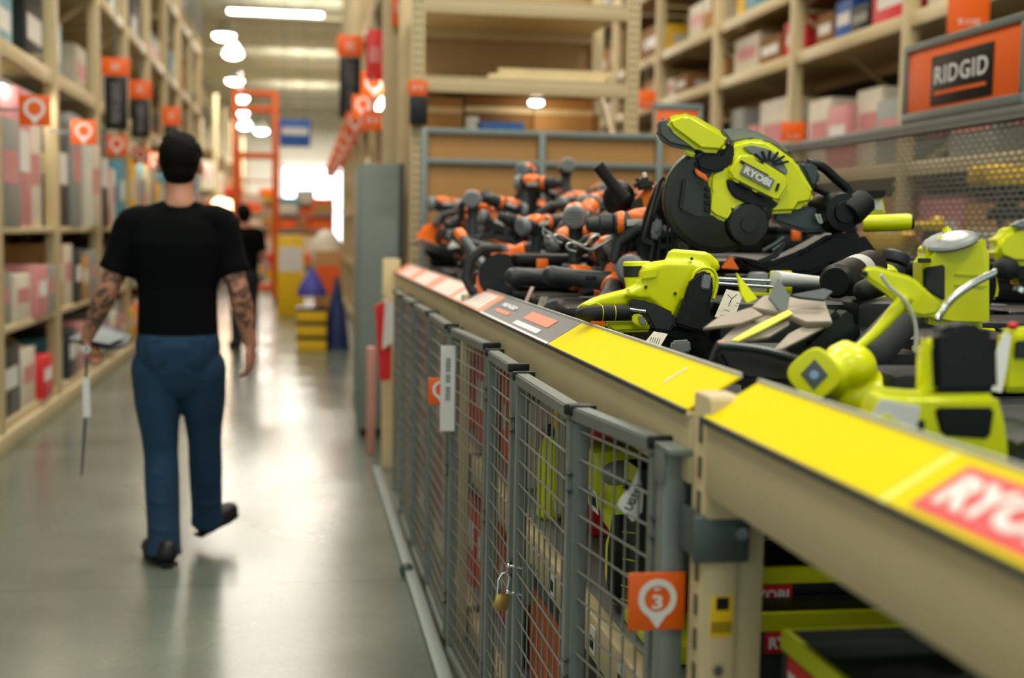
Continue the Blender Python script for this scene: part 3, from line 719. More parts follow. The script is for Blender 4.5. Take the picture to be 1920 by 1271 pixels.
def patch(m, M, u0, u1, v0, v1, h=.003, th=.001, skew=0):
    P = Matrix.Translation(M @ Vector((0, 0, h)) - M @ Vector((0, 0, 0))) @ M
    m.prism([(u0, v0), (u1, v0), (u1 + skew, v1), (u0 + skew, v1)], P, th)
def text_on(m, M, s, u, v, size, h=.004, **k):
    T = M @ Matrix.Translation((u, v, h)); text_mesh(s, size, T, m, **k)
Yn1 = PY0 - .035
def deco_near(t, M, L, n):
    # u runs toward the camera; centre is panel middle
    yc = (Yn1 + -.5) / 2
    yy = at(1740, 1010, X=.58).y; u0 = yc - yy - .01
    m = MB(); patch(m, M, u0, u0 + .25, -L*.38, L*.33, .003); m.build('red_badge', RED, t)
    m = MB(); text_on(m, M, 'RYOBI', u0 + .125, -L*.02, .045, fat=.0022, width=.21); m.build('lettering', WHITE, t)
    m = MB(); patch(m, M, u0 - .05, u0 - .035, -L*.48, L*.48, .0024, .0006); m.build('seam', mat('pale_yellow_tape', '#e6e23c', .3), t)
lip(-.5, Yn1, YELP, 'sloping_sign', 'near yellow sloping panel with a red and white badge', deco=deco_near)
ya = at(1300, 781, X=.56).y; yb = at(1028, 652, X=.56).y
ya = PY0 + .04
def deco_mid(t, M, L, n):
    yc = (ya+yb)/2; yy = at(1268, 738, X=.6).y; m = MB(); patch(m, M, yc-yy-.012, yc-yy-.007, -L*.18, L*.28, .003, .0008, skew=.0); m.build('white_scratch', WHITE, t)
lip(ya, yb, YELP, 'sloping_sign', 'yellow sloping panel between the beige post and the black panel', deco=deco_mid)
yc_ = at(905, 575, X=.565).y
def deco_blk(t, M, L, n):
    h = (yc_ - yb)
    m = MB(); text_on(m, M, 'RIDGID', -h*.27, L*.16, .016, fat=.0006, width=h*.22); patch(m, M, h*.0, h*.32, -L*.34, -L*.18, .003); m.build('white_print', WHITE, t)
    m = MB(); patch(m, M, -h*.38, -h*.16, -L*.18, -L*.05, .003); patch(m, M, h*.02, h*.33, -L*.05, L*.28, .003); m.build('orange_patches', ORSIGN, t)
    m = MB(); patch(m, M, -h*.5, h*.5, -L*.5, -L*.42, .003); m.build('white_edge_strip', WHITE, t)
lip(yb + .002, yc_, DGREY, 'sloping_sign', 'dark sloping panel with orange and white lettering, beyond the yellow one', deco=deco_blk)
def deco_or(t, M, L, n):
    h = 7.55 - yc_; m = MB(); r = random.Random(4)
    for k in range(8): patch(m, M, h/2 - .16 - k*.085, h/2 - .10 - k*.085, -L*.4, L*.4, .003, .001, skew=.0)
    m.build('white_bars', WHITE, t)
    m = MB()
    for k in range(3): patch(m, M, h/2 - 1.5 - k*.9, h/2 - .9 - k*.9, -L*.42, L*.42, .003, .001)
    m.build('pale_print', mat('pale_pink_print', '#f3d3c6', .5), t)
lip(yc_ + .002, 7.55, mat('orange_pale_print', '#f08a5c', .5), 'sloping_sign', 'long orange and white printed panel at the far end of the bin', deco=deco_or)
# corner post (raw wood) at the far end
tag(MB().bb((.5, 7.66, 0), (.60, 7.76, 1.27), .006).build('corner_post', PINE), 'pale wooden corner post at the far end of the tool bin', 'post')
# ---------------------------------------------------------------- cage doors
ZD0, ZD1 = .09, 1.14
ndoor = [0]
def cage_door(x0, y0, x1, y1, label, hinge=True, top=ZD1):
    """x0,y0 = the end nearer the camera"""
    A = Vector((x0, y0, 0)); B = Vector((x1, y1, 0)); d = (B-A).normalized(); n = Vector((-d.y, d.x, 0))
    if n.x > 0: n = -n
    t = thing('cage_door', label, 'cage door', ((x0+x1)/2, (y0+y1)/2, ZD0), 'wire cage doors under the tool bin')
    w = .025
    def V(p, z): return Vector((p.x, p.y, z))
    MB().bar(V(A + d*w/2, ZD0), V(A + d*w/2, top - w), w, .032, .003).build('stile', GREYST, t)
    MB().bar(V(B - d*w/2, ZD0), V(B - d*w/2, top - w), w, .032, .003).build('stile', GREYST, t)
    MB().bar(V(A, top - w/2), V(B, top - w/2), .032 if abs(d.y) > .5 else w, w, .003).build('top_rail', GREYST, t)
    MB().bar(V(A + d*w, ZD0 + w/2), V(B - d*w, ZD0 + w/2), .03, w, .003).build('bottom_rail', GREYST, t)
    m = MB(); L = (B-A).length; z = ZD0 + w + .035
    while z < top - w - .01:
        m.cyl(V(A + d*w*.6 + n*.007, z), V(B - d*w*.6 + n*.007, z), .0021, seg=6); z += .05
    k = int((L - 2*w) / .05); st = (L - 2*w) / k
    for i in range(1, k): q = A + d*(w + st*i) + n*.003; m.cyl(V(q, ZD0 + w), V(q, top - w), .0021, seg=6)
    m.build('wire_mesh', WIRE, t)
    for P_ in (A, B):
        q = P_ + (d if P_ is A else -d) * .006
        MB().box((q.x + .004, q.y, top - .006), (.05, .014, .02), bev=.003).build('corner_cap', BLACKP, t)
    if hinge:
        for z in (top - .16, top - .5, ZD0 + .12):
            m = MB(); q = A + n*.0 + d*.0; m.cyl(V(q, z), V(q, z + .05), .0065, seg=10); m.box((q.x, q.y, z + .008), (.03, .022, .006), bev=.001); m.box((q.x, q.y, z + .038), (.03, .022, .006), bev=.001); m.build('hinge', DGREY, t)
    return t
p1 = at(1240, 850, Z=ZD1 + 0); 
def py_x(px, X): return at(px, 800, X=X).y
DX = [(1243, .545, 1085, .494), (1080, .49, 976, .483), (968, .50, 922, .50), (918, .52, 849, .487), (843, .492, 808, .492), (805, .495, 779, .49), (776, .49, 757, .49), (755, .49, 741, .49)]
DL = ['near wire cage door with a black-capped frame, lime goods behind it', 'second wire cage door from the beige post, padlocked at its far edge', 'narrow wire cage door just beyond the padlock', 'wire cage door standing slightly proud of its neighbours, orange goods behind',
      'wire cage door carrying the white paper strip', 'wire cage door beyond the white paper strip', 'next to last wire cage door at the far end', 'last wire cage door beside the wooden corner post']
for (pa, xa, pb, xb), lb in zip(DX, DL):
    cage_door(xa, py_x(pa, xa), xb, py_x(pb, xb), lb)
# near hinge post of the cage with top bracket, brackets clamping the rack post
yp = py_x(1243, .545)
t = thing('cage_post', 'grey square cage post hinged to the beige rack post', 'post', (.552, yp - .035, 0))
MB().bb((.533, yp - .05, 0), (.570, yp - .012, ZD1 - .01), .004).build('upright_post', GREYST, t)
MB().bb((.53, yp - .085, ZD1 - .012), (.60, yp - .008, ZD1 - .002), .002).bb((.53, yp - .055, ZD1 - .06), (.536, yp - .01, ZD1 - .01), .001).build('top_bracket', GREYST, t)
MB().bb((.570, yp - .03, ZD1 - .2), (.60, yp - .015, ZD1 - .03), .003).build('side_bracket', GREYST, t)
zc0, zc1 = at(1330, 1060, Y=PY0 - .06).z, at(1330, 972, Y=PY0 - .06).z
t = thing('post_clamp', 'grey steel clamp with one bolt around the beige rack post', 'clamp', (.6, PY0, zc0))
MB().bb((.545, PY0 - .052, zc0), (.628, PY0 - .042, zc1), .004).bb((.555, PY0 - .05, zc0), (.563, PY0 + .05, zc1), .003).build('strap', mat('slate_steel', '#55605e', .4, metal=.4), t)
MB().cyl((.612, PY0 - .062, (zc0+zc1)/2 + .01), (.612, PY0 - .052, (zc0+zc1)/2 + .01), .010, .009, 6).build('bolt', CHROME, t)
tag(MB().bb((.575, PY0 - .0, .05), (.580, PY0 + .035, 1.02), .001).build('lime_strip', LIME), 'narrow lime upright strip behind the near cage post', 'strip')
# warning sticker and screw on the beige post
t = thing('warning_sticker', 'yellow and black sticker low on the beige rack post', 'sticker', (.61, PY0 - .043, .84))
a = at(1333, 1118, Y=PY0 - .041); b = at(1372, 1193, Y=PY0 - .041)
MB().bb((a.x, PY0 - .0418, b.z), (b.x, PY0 - .0402, a.z), .0004).build('label_sheet', YEL, t)
m = MB(); m.bb((a.x + .008, PY0 - .0425, a.z - .02), (b.x - .006, PY0 - .0415, a.z - .002))
for k in range(9): m.bb((a.x + .002 + k*.0034, PY0 - .0425, b.z + .006), (a.x + .0035 + k*.0034, PY0 - .0415, b.z + .022))
m.build('black_print', BLACKP, t)
p = at(1343, 1254, Y=PY0 - .04); tag(MB().cyl((p.x, PY0 - .049, p.z), (p.x, PY0 - .040, p.z), .008, .008, 6).build('hex_bolt', CHROME), 'shiny hex bolt low on the beige post under the sticker', 'bolt')
# orange tag with map pin and 3
tp = at(1231, 1127, Y=yp - .06)
t = tag_sign(tp, .0865, 'orange square sign with a white map pin and the number 3', None)
m = MB(); text_mesh('3', .021, plane_m(tp + Vector((0, -.005, .000)), (1, 0, 0), (0, 0, 1)), m, fat=.0006, width=.0155); m.build('number', WHITE, t)
m = MB(); text_mesh('BAY', .005, plane_m(tp + Vector((0, -.005, .0195)), (1, 0, 0), (0, 0, 1)), m, fat=.0002); m.build('small_word', WHITE, t)
# padlock and hasp at the far edge of door two
q = at(956, 1075, X=.465)
t = thing('padlock', 'brass padlock hanging on the edge of the second cage door', 'padlock', (q.x, q.y, at(940, 1150, Y=q.y).z))
pc = at(940, 1128, Y=q.y)
MB().box(pc, (.032, .014, .036), rot=(0, 12, 0), bev=.004).build('lock_body', BRASS, t)
pts = [pc + Vector(v) for v in ((-.009, 0, .015), (-.007, 0, .05), (.0, 0, .063), (.012, 0, .066), (.018, 0, .055), (.012, 0, .018))]
MB().tube(pts, .0032, 8).build('shackle', CHROME, t)
t = thing('hasp', 'zinc hasp with two bolts on the edge of the second cage door', 'hasp', (q.x + .02, q.y, q.z))
for z in (q.z + .02, q.z - .04):
    MB().cyl((q.x - .005, q.y - .01, z), (q.x + .05, q.y - .06, z), .003).ell((q.x - .005, q.y - .01, z), (.006, .006, .006)).build('hasp_bolt', CHROME, t)
MB().bb((q.x + .02, q.y - .06, q.z - .055), (q.x + .045, q.y - .055, q.z + .035), .002).build('hasp_plate', GREYST, t)
# sign and paper strip hanging on the cages further on
q = at(824, 733, Y=4.05); tag_sign(Vector((.452, 4.05, q.z)), .085, 'small orange map-pin sign partly behind the white paper strip', None)
a = at(827, 648, Y=3.95); b = at(852, 808, Y=3.95)
t = thing('paper_strip', 'white printed paper strip taped upright on a cage post', 'paper', ((a.x+b.x)/2, 3.95, b.z))
m = MB().bb((a.x, 3.95, b.z), (b.x, 3.953, a.z)); m.build('paper_sheet', WHITE, t)
strokes(((a.x+b.x)/2, 3.9485, (a.z+b.z)/2 + .03), (0, 0, 1), (-1, 0, 0), (a.z-b.z)*.5, .015, 12, 'print', MGREY, t)
# red and white banner at the far corner
a = at(700, 560, Y=7.3); b = at(742, 712, Y=7.3)
t = thing('sale_pennant', 'red and white pennant hanging at the far corner of the cages', 'pennant', ((a.x+b.x)/2, 7.3, b.z))
MB().prism([(v.x - a.x, v.z - a.z) for v in (at(703, 572, Y=7.3), at(735, 560, Y=7.3), at(733, 712, Y=7.3), at(712, 714, Y=7.3))], plane_m((a.x, 7.3, a.z), (1, 0, 0), (0, 0, 1)), .03, .006).build('red_cloth', RED, t)
MB().prism([(v.x - a.x, v.z - a.z) for v in (at(722, 562, Y=7.3), at(742, 566, Y=7.3), at(738, 640, Y=7.3), at(716, 655, Y=7.3))], plane_m((a.x, 7.275, a.z), (1, 0, 0), (0, 0, 1)), .01, .003).build('white_cloth', WHITE, t)
MB().bar(at(712, 555, Y=7.3), (.49, 7.3, at(712, 555, Y=7.3).z), .01, .01).build('hook', GREYST, t)
a = at(688, 650, Y=8.2); b = at(704, 745, Y=8.2)
tag(MB().bb((a.x, 8.15, 0), (b.x, 8.25, a.z), .01).build('guard_post', mat('pink_post', '#c98f80', .5)), 'dull pink guard post standing past the far corner of the cages', 'post')
# ---------------------------------------------------------------- goods inside the cages
rc = random.Random(9)
def stock(y0, y1, z, hmax, pal, where, xf=.655, gap=.01):
    y = y0; prev = None
    while y < y1 - .08:
        w_ = min(rc.uniform(.1, .26), y1 - y); h = hmax * rc.uniform(.6, .97); c = rc.choice([p for p in pal if p != prev]); b, q = PAL[c]
        lb_ = '%s package %s, %s' % (c, where, 'nearest the post' if not prev else 'past the %s one' % prev)
        while lb_ in SEEN: lb_ = lb_.replace(', farther', ', much farther') if ', farther' in lb_ else lb_ + ', farther'
        SEEN.add(lb_)
        box_item((xf + rc.uniform(0, .05), y, z), (xf + .42, y + w_ - gap, z + h), b, q, lb_, 'packages inside the cages', 'package', 'package')
        prev = c; y += w_
op = ['orange', 'white', 'orange', 'black', 'red']
stock(3.82, 4.38, .66, .36, op, 'on the upper caged shelf midway'); stock(3.8, 4.38, .10, .42, op, 'on the lower caged shelf midway')
stock(4.55, 7.5, .66, .36, ['orange', 'white', 'orange', 'red', 'pink and white'], 'on the upper caged shelf, far end'); stock(4.55, 7.5, .10, .42, ['orange', 'red', 'orange', 'white', 'black'], 'on the lower caged shelf, far end')
stock(2.55, 3.25, .10, .42, ['orange', 'black', 'orange', 'white'], 'on the lower shelf behind the padlock'); stock(1.95, 2.5, .10, .42, ['lime', 'black', 'lime', 'dark grey'], 'on the lower shelf behind the near doors')
# cartons with the maker's word on them
def brand_box(lo, hi, body, band, word, wcol, label, wsz, name='tool_carton', zf=.6, lidm=None):
    lo, hi = Vector(lo), Vector(hi); t = thing(name, label, 'box', ((lo.x+hi.x)/2, (lo.y+hi.y)/2, lo.z)); sz = hi - lo
    MB().bb(lo, hi, .004).build('carton_body', body, t)
    zc = lo.z + sz.z * zf
    m = MB().bb((lo.x + .01, lo.y - .002, zc - wsz*.8), (hi.x - .01, lo.y + .001, zc + wsz*.8)).bb((lo.x - .002, lo.y + .01, zc - wsz*.8), (lo.x + .001, hi.y - .01, zc + wsz*.8)); m.build('printed_band', band, t)
    m = MB(); text_mesh(word, wsz, plane_m((lo.x + .09, lo.y - .003, zc), (1, 0, 0), (0, 0, 1)), m, fat=wsz*.03, width=wsz*3.4)
    text_mesh(word, wsz, plane_m((lo.x - .003, (lo.y+hi.y)/2, zc), (0, -1, 0), (0, 0, 1)), m, fat=wsz*.03, width=min(sz.y*.8, wsz*3.6)); m.build('lettering', wcol, t)
    return t
brand_box((.76, 3.2, .66), (1.1, 3.78, 1.02), RED, BLACKP, 'RIDGID', MGREY, 'red carton with dark band on the upper shelf behind the padlock', .035, zf=.85)
brand_box((.70, 3.3, .10), (1.1, 3.76, .5), ORSIGN, BLACKP, 'RIDGID', MGREY, 'orange carton with black band low behind the second door', .04, zf=.8)
brand_box((.83, 2.4, .66), (1.2, 3.0, 1.03), DARKP, DARKP, 'RYOBI', LIME, 'black carton with faint lime word at the top behind the near door', .03, zf=.8)
# lime sprayer bottle, bags and packs behind the near two doors
def pk(name, lo, hi, mt_, label, cat='package', bev=.02, extra=None):
    t = thing(name, label, cat, ((lo[0]+hi[0])/2, (lo[1]+hi[1])/2, lo[2])); MB().bb(lo, hi, bev).build('pack_body', mt_, t)
    if extra:
        for nm, l2, h2, m2 in extra: MB().bb(l2, h2, .003).build(nm, m2, t)
    return t
q = at(1014, 930, X=.662)
t = thing('sprayer_bottle', 'tall lime bottle with rounded shoulders behind the second door', 'bottle', (.69, q.y, .66))
MB().lathe((.69, q.y, .66), (0, 0, 1), [(0, 0), (0, .03), (.01, .038), (.17, .038), (.2, .033), (.23, .02), (.235, 0)], 24).build('bottle_body', LIME, t)
MB().cyl((.69, q.y, .89), (.69, q.y, .92), .018).build('cap', BLACKP, t)
q = at(1050, 940, X=.69); pk('hanging_pack', (.675, q.y - .03, .70), (.70, q.y + .03, 1.03), mat('clear_blister', '#b9bd9a', .15), 'slim blister pack with a yellow card right of the lime bottle', extra=[('card', (.67, q.y - .028, .93), (.676, q.y + .028, 1.03), YEL), ('goods', (.664, q.y - .02, .74), (.676, q.y + .02, .9), LIME)])
q = at(1112, 900, X=.68); pk('tool_pack', (.67, q.y - .02, .8), (.80, q.y + .14, .95), LIME, 'lime tool pack with a grey top at the left of the near cage', bev=.03, extra=[('yellow_card', (.664, q.y - .0, .955), (.67, q.y + .07, 1.02), YEL), ('red_mark', (.661, q.y + .02, .97), (.665, q.y + .05, .99), RED)])
q = at(1140, 985, X=.66)
t = thing('leaf_blower', 'lime tool with black barcode tag and dark belly inside the near cage', 'power tool', (.72, q.y, .68))
MB().ell((.72, q.y + .02, .86), (.07, .09, .08), (0, 0, 15)).ell((.70, q.y - .06, .80), (.05, .07, .06)).bb((.66, q.y - .05, .68), (.74, q.y + .04, .80), .02).build('housing', LIME, t, remesh=.006, smooth=4)
MB().ell((.70, q.y + .03, .925), (.05, .06, .03)).build('grey_cap', MGREY, t)
MB().tube([(.665, q.y - .10, .86), (.65, q.y - .13, .80), (.655, q.y - .11, .72), (.68, q.y - .04, .68)], .022).build('handle', RUBBER, t)
m = MB().box((.628, q.y + .01, .875), (.002, .075, .05), rot=(0, -8, 0)); m.mi = 1
for k in range(12): m.box((.6262, q.y - .022 + k*.0055, .878), (.001, .0022 if k % 3 else .0035, .03), rot=(0, -8, 0))
m.build('barcode_label', [WHITE, BLACKP], t)
# U0396 tag, facing the camera
c = at(1185, 918, Y=1.97)
t = thing('inventory_tag', 'white diamond tag marked U0396 inside the near cage door', 'tag', c)
pts = [at(*v, Y=1.97) for v in ((1197, 880), (1206, 922), (1203, 960), (1186, 978), (1158, 948), (1163, 935), (1184, 910))]
Mx = plane_m(c, (1, 0, 0), (0, 0, 1))
MB().prism([((v-c).x, (v-c).z) for v in pts], Mx, .002).build('tag_sheet', WHITE, t)
T = Mx @ Matrix.Translation((.004, -.012, .0012)) @ Matrix.Rotation(math.radians(62), 4, 'Z')
m = MB(); text_mesh('U0396', .014, T, m, fat=.0004, width=.046, depth=.0003)
T2 = Mx @ Matrix.Translation((-.008, .008, .0012)) @ Matrix.Rotation(math.radians(62), 4, 'Z'); text_mesh('BIN', .010, T2, m, fat=.0008, depth=.0003)
m.build('lettering', BLACKP, t)
MB().tube([at(1197, 881, Y=1.972), at(1199, 868, Y=1.975), at(1205, 858, Y=1.98)], .001, 5).build('string', BLACKP, t)
q = at(1172, 1010, X=.66)
t = thing('tool_carton', 'black and lime box with a small red badge near the cage post', 'box', (.8, q.y, .665))
MB().bb((.66, q.y - .10, .665), (1.0, q.y + .01, .99), .003).build('carton_body', DARKP, t)
m = MB()
for k in range(6): m.bar((.658, q.y + .008, .70 + k*.028), (.658, q.y - .09, .72 + k*.028), .006, .002)
m.bb((.657, q.y - .1, .95), (.661, q.y + .01, .99)); m.build('lime_print', LIMED, t)
MB().bb((.6565, q.y - .055, .885), (.6605, q.y + .0, .935)).build('red_badge', RED, t)
m = MB(); text_mesh('RYOBI', .018, plane_m((.656, q.y - .027, .91), (0, -1, 0), (0, 0, 1)), m, fat=.0008, width=.045); m.build('lettering', WHITE, t)
pk('flat_pack', (.655, 2.2, .662), (.95, 2.48, .70), LIME, 'flat lime pack lying on the caged shelf behind the near door', bev=.006)
# price tickets on the inner shelf beam
for k, (px, py) in enumerate(((1037, 1085), (1112, 1190), (1165, 1262))):
    q = at(px, py, X=.598); t = thing('price_ticket', 'white price ticket on the inner shelf beam, %s' % ['farthest of the three', 'middle of the three', 'nearest the sign'][k], 'ticket', (.597, q.y, .59), 'price tickets on the inner shelf beam')
    MB().bb((.5955, q.y - .02, .59), (.5985, q.y + .02, .645)).build('paper_sheet', WHITE, t)
    m = MB()
    for j in range(7): m.bb((.5945, q.y - .015 + j*.0045, .6), (.5957, q.y - .0125 + j*.0045, .625))
    m.build('barcode', BLACKP, t)
# lime and black cartons under the near beam, right of the post
for k, (ya_, yb_, x0, x1, z0, z1) in enumerate(((1.835, 2.03, .68, 1.5, .662, .868), (1.40, 1.69, .68, 1.45, .722, .893), (1.05, 1.36, .72, 1.4, .722, .885), (1.93, 2.12, .68, 1.5, .871, .915))):
    lo = Vector((x0, ya_, z0)); hi = Vector((x1, yb_, z1))
    t = thing('tool_carton', ['lime-edged black carton just past the beige post, under the beam', 'lime-edged black carton in front of the one beside the beige post', 'lime-edged black carton nearest the camera under the beam', 'flat lime-edged black carton stacked on the one beside the post'][k], 'box', ((x0+x1)/2, ya_, z0), 'lime-edged cartons under the near beam')
    MB().bb(lo, hi, .003).build('carton_body', DARKP, t)
    e = .012; m = MB()
    for y in (ya_ + e/2, yb_ - e/2): m.bb((x0 - .001, y - e/2, z1 - .022), (x1, y + e/2, z1 + .001))
    m.bb((x0 - .0015, ya_, z1 - .028), (x0 + e*.6, yb_, z1 + .0015)).bb((x0, ya_ - .0015, z1 - .026), (x1, ya_ + .002, z1 + .0012)); m.build('lime_edge', LIMED, t)
    m = MB(); m.bb((x0 - .0025, yb_ - .13, max(z0, z1 - .085)), (x0 + .001, yb_ - .03, z1 - .03)).bb((x0 + .03, ya_ - .003, z1 - .06), (x0 + .11, ya_ + .001, z1 - .028)); m.build('red_badge', RED, t)
    m = MB(); text_mesh('RYOBI', .024, plane_m((x0 - .0035, yb_ - .08, z1 - .06), (0, -1, 0), (0, 0, 1)), m, fat=.001, width=.085); text_mesh('RYOBI', .018, plane_m((x0 + .07, ya_ - .0038, z1 - .044), (1, 0, 0), (0, 0, 1)), m, fat=.0006, width=.068); m.build('lettering', WHITE, t)
    m = MB()
    for j in range(3): m.bb((x0 - .002, ya_ + .03 + j*.05, z0 + .02), (x0 + .001, ya_ + .06 + j*.05, z0 + .08))
    m.build('grey_picture', MGREY, t)
# ---------------------------------------------------------------- back screen and end frame
Yc = 7.7; Xc = 2.92; ZR = at(1476, 270, X=Xc).z
def perf():
    m = bpy.data.materials.new('perforated_steel'); m.use_nodes = True; nt = m.node_tree; b = nt.nodes['Principled BSDF']
    b.inputs['Base Color'].default_value = lin('#7a817c'); b.inputs['Roughness'].default_value = .45; b.inputs['Metallic'].default_value = .4
    tc = nt.nodes.new('ShaderNodeTexCoord'); sp = nt.nodes.new('ShaderNodeSeparateXYZ'); cb = nt.nodes.new('ShaderNodeCombineXYZ')
    nt.links.new(tc.outputs['Object'], sp.inputs[0]); nt.links.new(sp.outputs['Y'], cb.inputs['X']); nt.links.new(sp.outputs['Z'], cb.inputs['Y'])
    br = nt.nodes.new('ShaderNodeTexBrick'); br.inputs['Scale'].default_value = 1; br.inputs['Brick Width'].default_value = .058; br.inputs['Row Height'].default_value = .024
    br.inputs['Mortar Size'].default_value = .0052; br.inputs['Mortar Smooth'].default_value = 0; nt.links.new(cb.outputs[0], br.inputs['Vector'])
    nt.links.new(br.outputs['Fac'], b.inputs['Alpha'])
    return m
t = thing('screen_panel', 'grey perforated steel screen along the back of the tool bin', 'screen', (Xc, 4.4, 1.1))
MB().bb((Xc - .002, -.6, 1.14), (Xc + .002, Yc, ZR - .03)).build('perforated_sheet', perf(), t)
MB().bb((Xc - .022, -.6, ZR - .045), (Xc + .022, Yc + .02, ZR), .006).bb((Xc - .028, -.6, ZR - .06), (Xc + .02, Yc, ZR - .045), .003).build('top_rail', GREYST, t)
for y in (Yc, 4.6, 1.6): MB().bb((Xc + .004, y - .02, 1.0), (Xc + .04, y + .02, ZR - .04), .004).build('upright', GREYST, t)
ZE = at(1000, 250, Y=Yc).z + .01; xe0 = at(795, 300, Y=Yc).x
t = thing('end_screen', 'grey tube frame with brown board closing the far end of the bin', 'frame', ((xe0 + Xc)/2, Yc, 1.0))
xm = at(1016, 300, Y=Yc).x
for z in (ZE, at(1000, 303, Y=Yc).z): MB().bb((xe0, Yc - .015, z - .03), (Xc - .03, Yc + .015, z + .005), .004).build('crossbar', GREYST, t)
for x in (xe0, xm, at(1236, 300, Y=Yc).x): MB().bb((x - .02, Yc - .018, 0), (x + .02, Yc + .018, ZE), .004).build('upright', GREYST, t)
MB().bb((xe0 + .01, Yc + .02, 1.02), (Xc - .04, Yc + .035, ZE - .03)).build('brown_board', mat('brown_hardboard', '#b4854a', .6, var=.1, scale=3), t)
# sign on the screen
sy0 = at(1918, 120, X=Xc - .01).y - .02; sy1 = at(1700, 160, X=Xc - .01).y; sz0 = ZR + .005; sz1 = at(1703, 93, X=Xc - .01).z
t = thing('brand_sign', 'orange framed sign with a black plate and white lettering on the back screen', 'sign', (Xc, (sy0+sy1)/2, sz0))
xs = Xc - .012
MB().bb((xs, sy0, sz0), (xs + .012, sy1, sz1), .001).build('sign_board', ORSIGN, t)
m = MB(); f = .035
for lo, hi in (((sy0 - f*.4, sz1 - f*.6), (sy1 + f*.4, sz1 + f*.4)), ((sy0 - f*.4, sz0 - .005), (sy1 + f*.4, sz0 + f*1.1)), ((sy0 - f*.4, sz0 + f*1.1), (sy0 + f*.6, sz1 - f*.6)), ((sy1 - f*.6, sz0 + f*1.1), (sy1 + f*.4, sz1 - f*.6))):
    m.bb((xs - .014, lo[0], lo[1]), (xs + .016, hi[0], hi[1]), .004)
m.build('sign_frame', GREYST, t)
py1 = at(1747, 150, X=xs).y; py0 = at(1862, 150, X=xs).y; pz1 = at(1747, 108, X=xs).z; pz0 = at(1745, 200, X=xs).z
MB().bb((xs - .004, py0, pz0), (xs, py1, pz1), .0008).build('black_plate', BLACKP, t)
zc = (pz0+pz1)/2; hh = pz1 - pz0; ww = py1 - py0
m = MB(); text_mesh('RIDGID', hh*.36, plane_m((xs - .006, (py0+py1)/2, zc + hh*.1), (0, -1, 0), (0, 0, 1)), m, fat=hh*.006, width=ww*.86, spacing=1.12); m.build('lettering', WHITE, t)
MB().bb((xs - .006, py0 + ww*.09, zc - hh*.29), (xs - .003, py1 - ww*.07, zc - hh*.22)).build('orange_bar', ORSIGN, t)
for y in (sy0 + .1, sy1 - .1): MB().bb((xs + .014, y - .015, ZR - .05), (xs + .03, y + .015, sz1 - .02)).build('bracket', GREYST, t)
# yellow tool hanging in the far aisle, seen through the screen
for k, (px, py, Y, w_) in enumerate(((1880, 330, 6.0, .3), (1735, 425, 6.6, .17), (1660, 455, 6.8, .3))):
    q = at(px, py, Y=Y)
    t = thing('yellow_power_tool', ['large yellow tool seen through the screen at the far right', 'small yellow tool seen through the screen above the lime box', 'yellow tools seen low through the screen right of the saw'][k], 'power tool', q, 'yellow tools beyond the screen')
    MB().box(q, (w_, .2, w_*.35), bev=.03).cyl(q + Vector((w_*.3, 0, 0)), q + Vector((w_*.55, 0, w_*.1)), .05).build('housing', YEL, t)
    MB().box(q + Vector((w_*.1, 0, -w_*.35)), (w_*.25, .1, w_*.5), bev=.02).box(q + Vector((w_*.1, 0, -w_*.65)), (w_*.5, .14, w_*.2), bev=.01).build('grip', BLACKP, t)
    MB().cyl((q.x, q.y, .3), (q.x, q.y, q.z - w_*.7), .015).cyl((q.x, q.y, 0), (q.x, q.y, .03), .15).cyl((q.x, q.y, .03), (q.x, q.y, .3), .015).build('stand', GREYST, t)
# ---------------------------------------------------------------- tools heaped in the bin
def slab(mb, pp, Y, k, t, bev=.002):
    """solid plate traced in pixels on a plane that leans back: depth grows by k metres per pixel upward"""
    yb = max(p[1] for p in pp); W = [at(p[0], p[1], Y=Y + k * (yb - p[1])) for p in pp]
    n = (W[1]-W[0]).cross(W[2]-W[0])
    for i in range(len(W)): n = n + (W[i]-W[0]).cross(W[(i+1) % len(W)]-W[0])
    n.normalize()
    if n.y > 0: n = -n
    b = bmesh.new(); A = [b.verts.new(w) for w in W]; B = [b.verts.new(w - n*t) for w in W]
    b.faces.new(A); b.faces.new(B[::-1])
    for i in range(len(W)): b.faces.new([A[i], B[i], B[(i+1) % len(W)], A[(i+1) % len(W)]])
    bmesh.ops.recalc_face_normals(b, faces=b.faces)
    if bev: bmesh.ops.bevel(b, geom=b.edges[:], offset=bev, segments=2, affect='EDGES', clamp_overlap=True)
    bmesh.ops.triangulate(b, faces=[f for f in b.faces if len(f.verts) > 4])
    mb._add(b); return mb
def s_at(Y): return (at(961, 400, Y=Y) - at(960, 400, Y=Y)).length
def ptx(c, Y, dx=0.): p = at(c[0], c[1], Y=Y); return p
def tube_px(mb, pts, Y, r, seg=10, dY=None):
    P = [at(p[0], p[1], Y=(Y if dY is None else Y + dY[i])) for i, p in enumerate(pts)]
    # smooth the path
    Q = []
    for i in range(len(P)-1):
        for k in range(4):
            t = k/4; p0 = P[max(i-1,0)]; p1 = P[i]; p2 = P[i+1]; p3 = P[min(i+2,len(P)-1)]
            Q.append(.5*((2*p1)+(p2-p0)*t+(2*p0-5*p1+4*p2-p3)*t*t+(3*p1-p0-3*p2+p3)*t**3))
    Q.append(P[-1]); rr = r
    if isinstance(r, list):
        rr = []
        for i in range(len(P)-1): rr += [r[i]*(1-k/4)+r[i+1]*k/4 for k in range(4)]
        rr.append(r[-1])
    return mb.tube(Q, rr, seg)
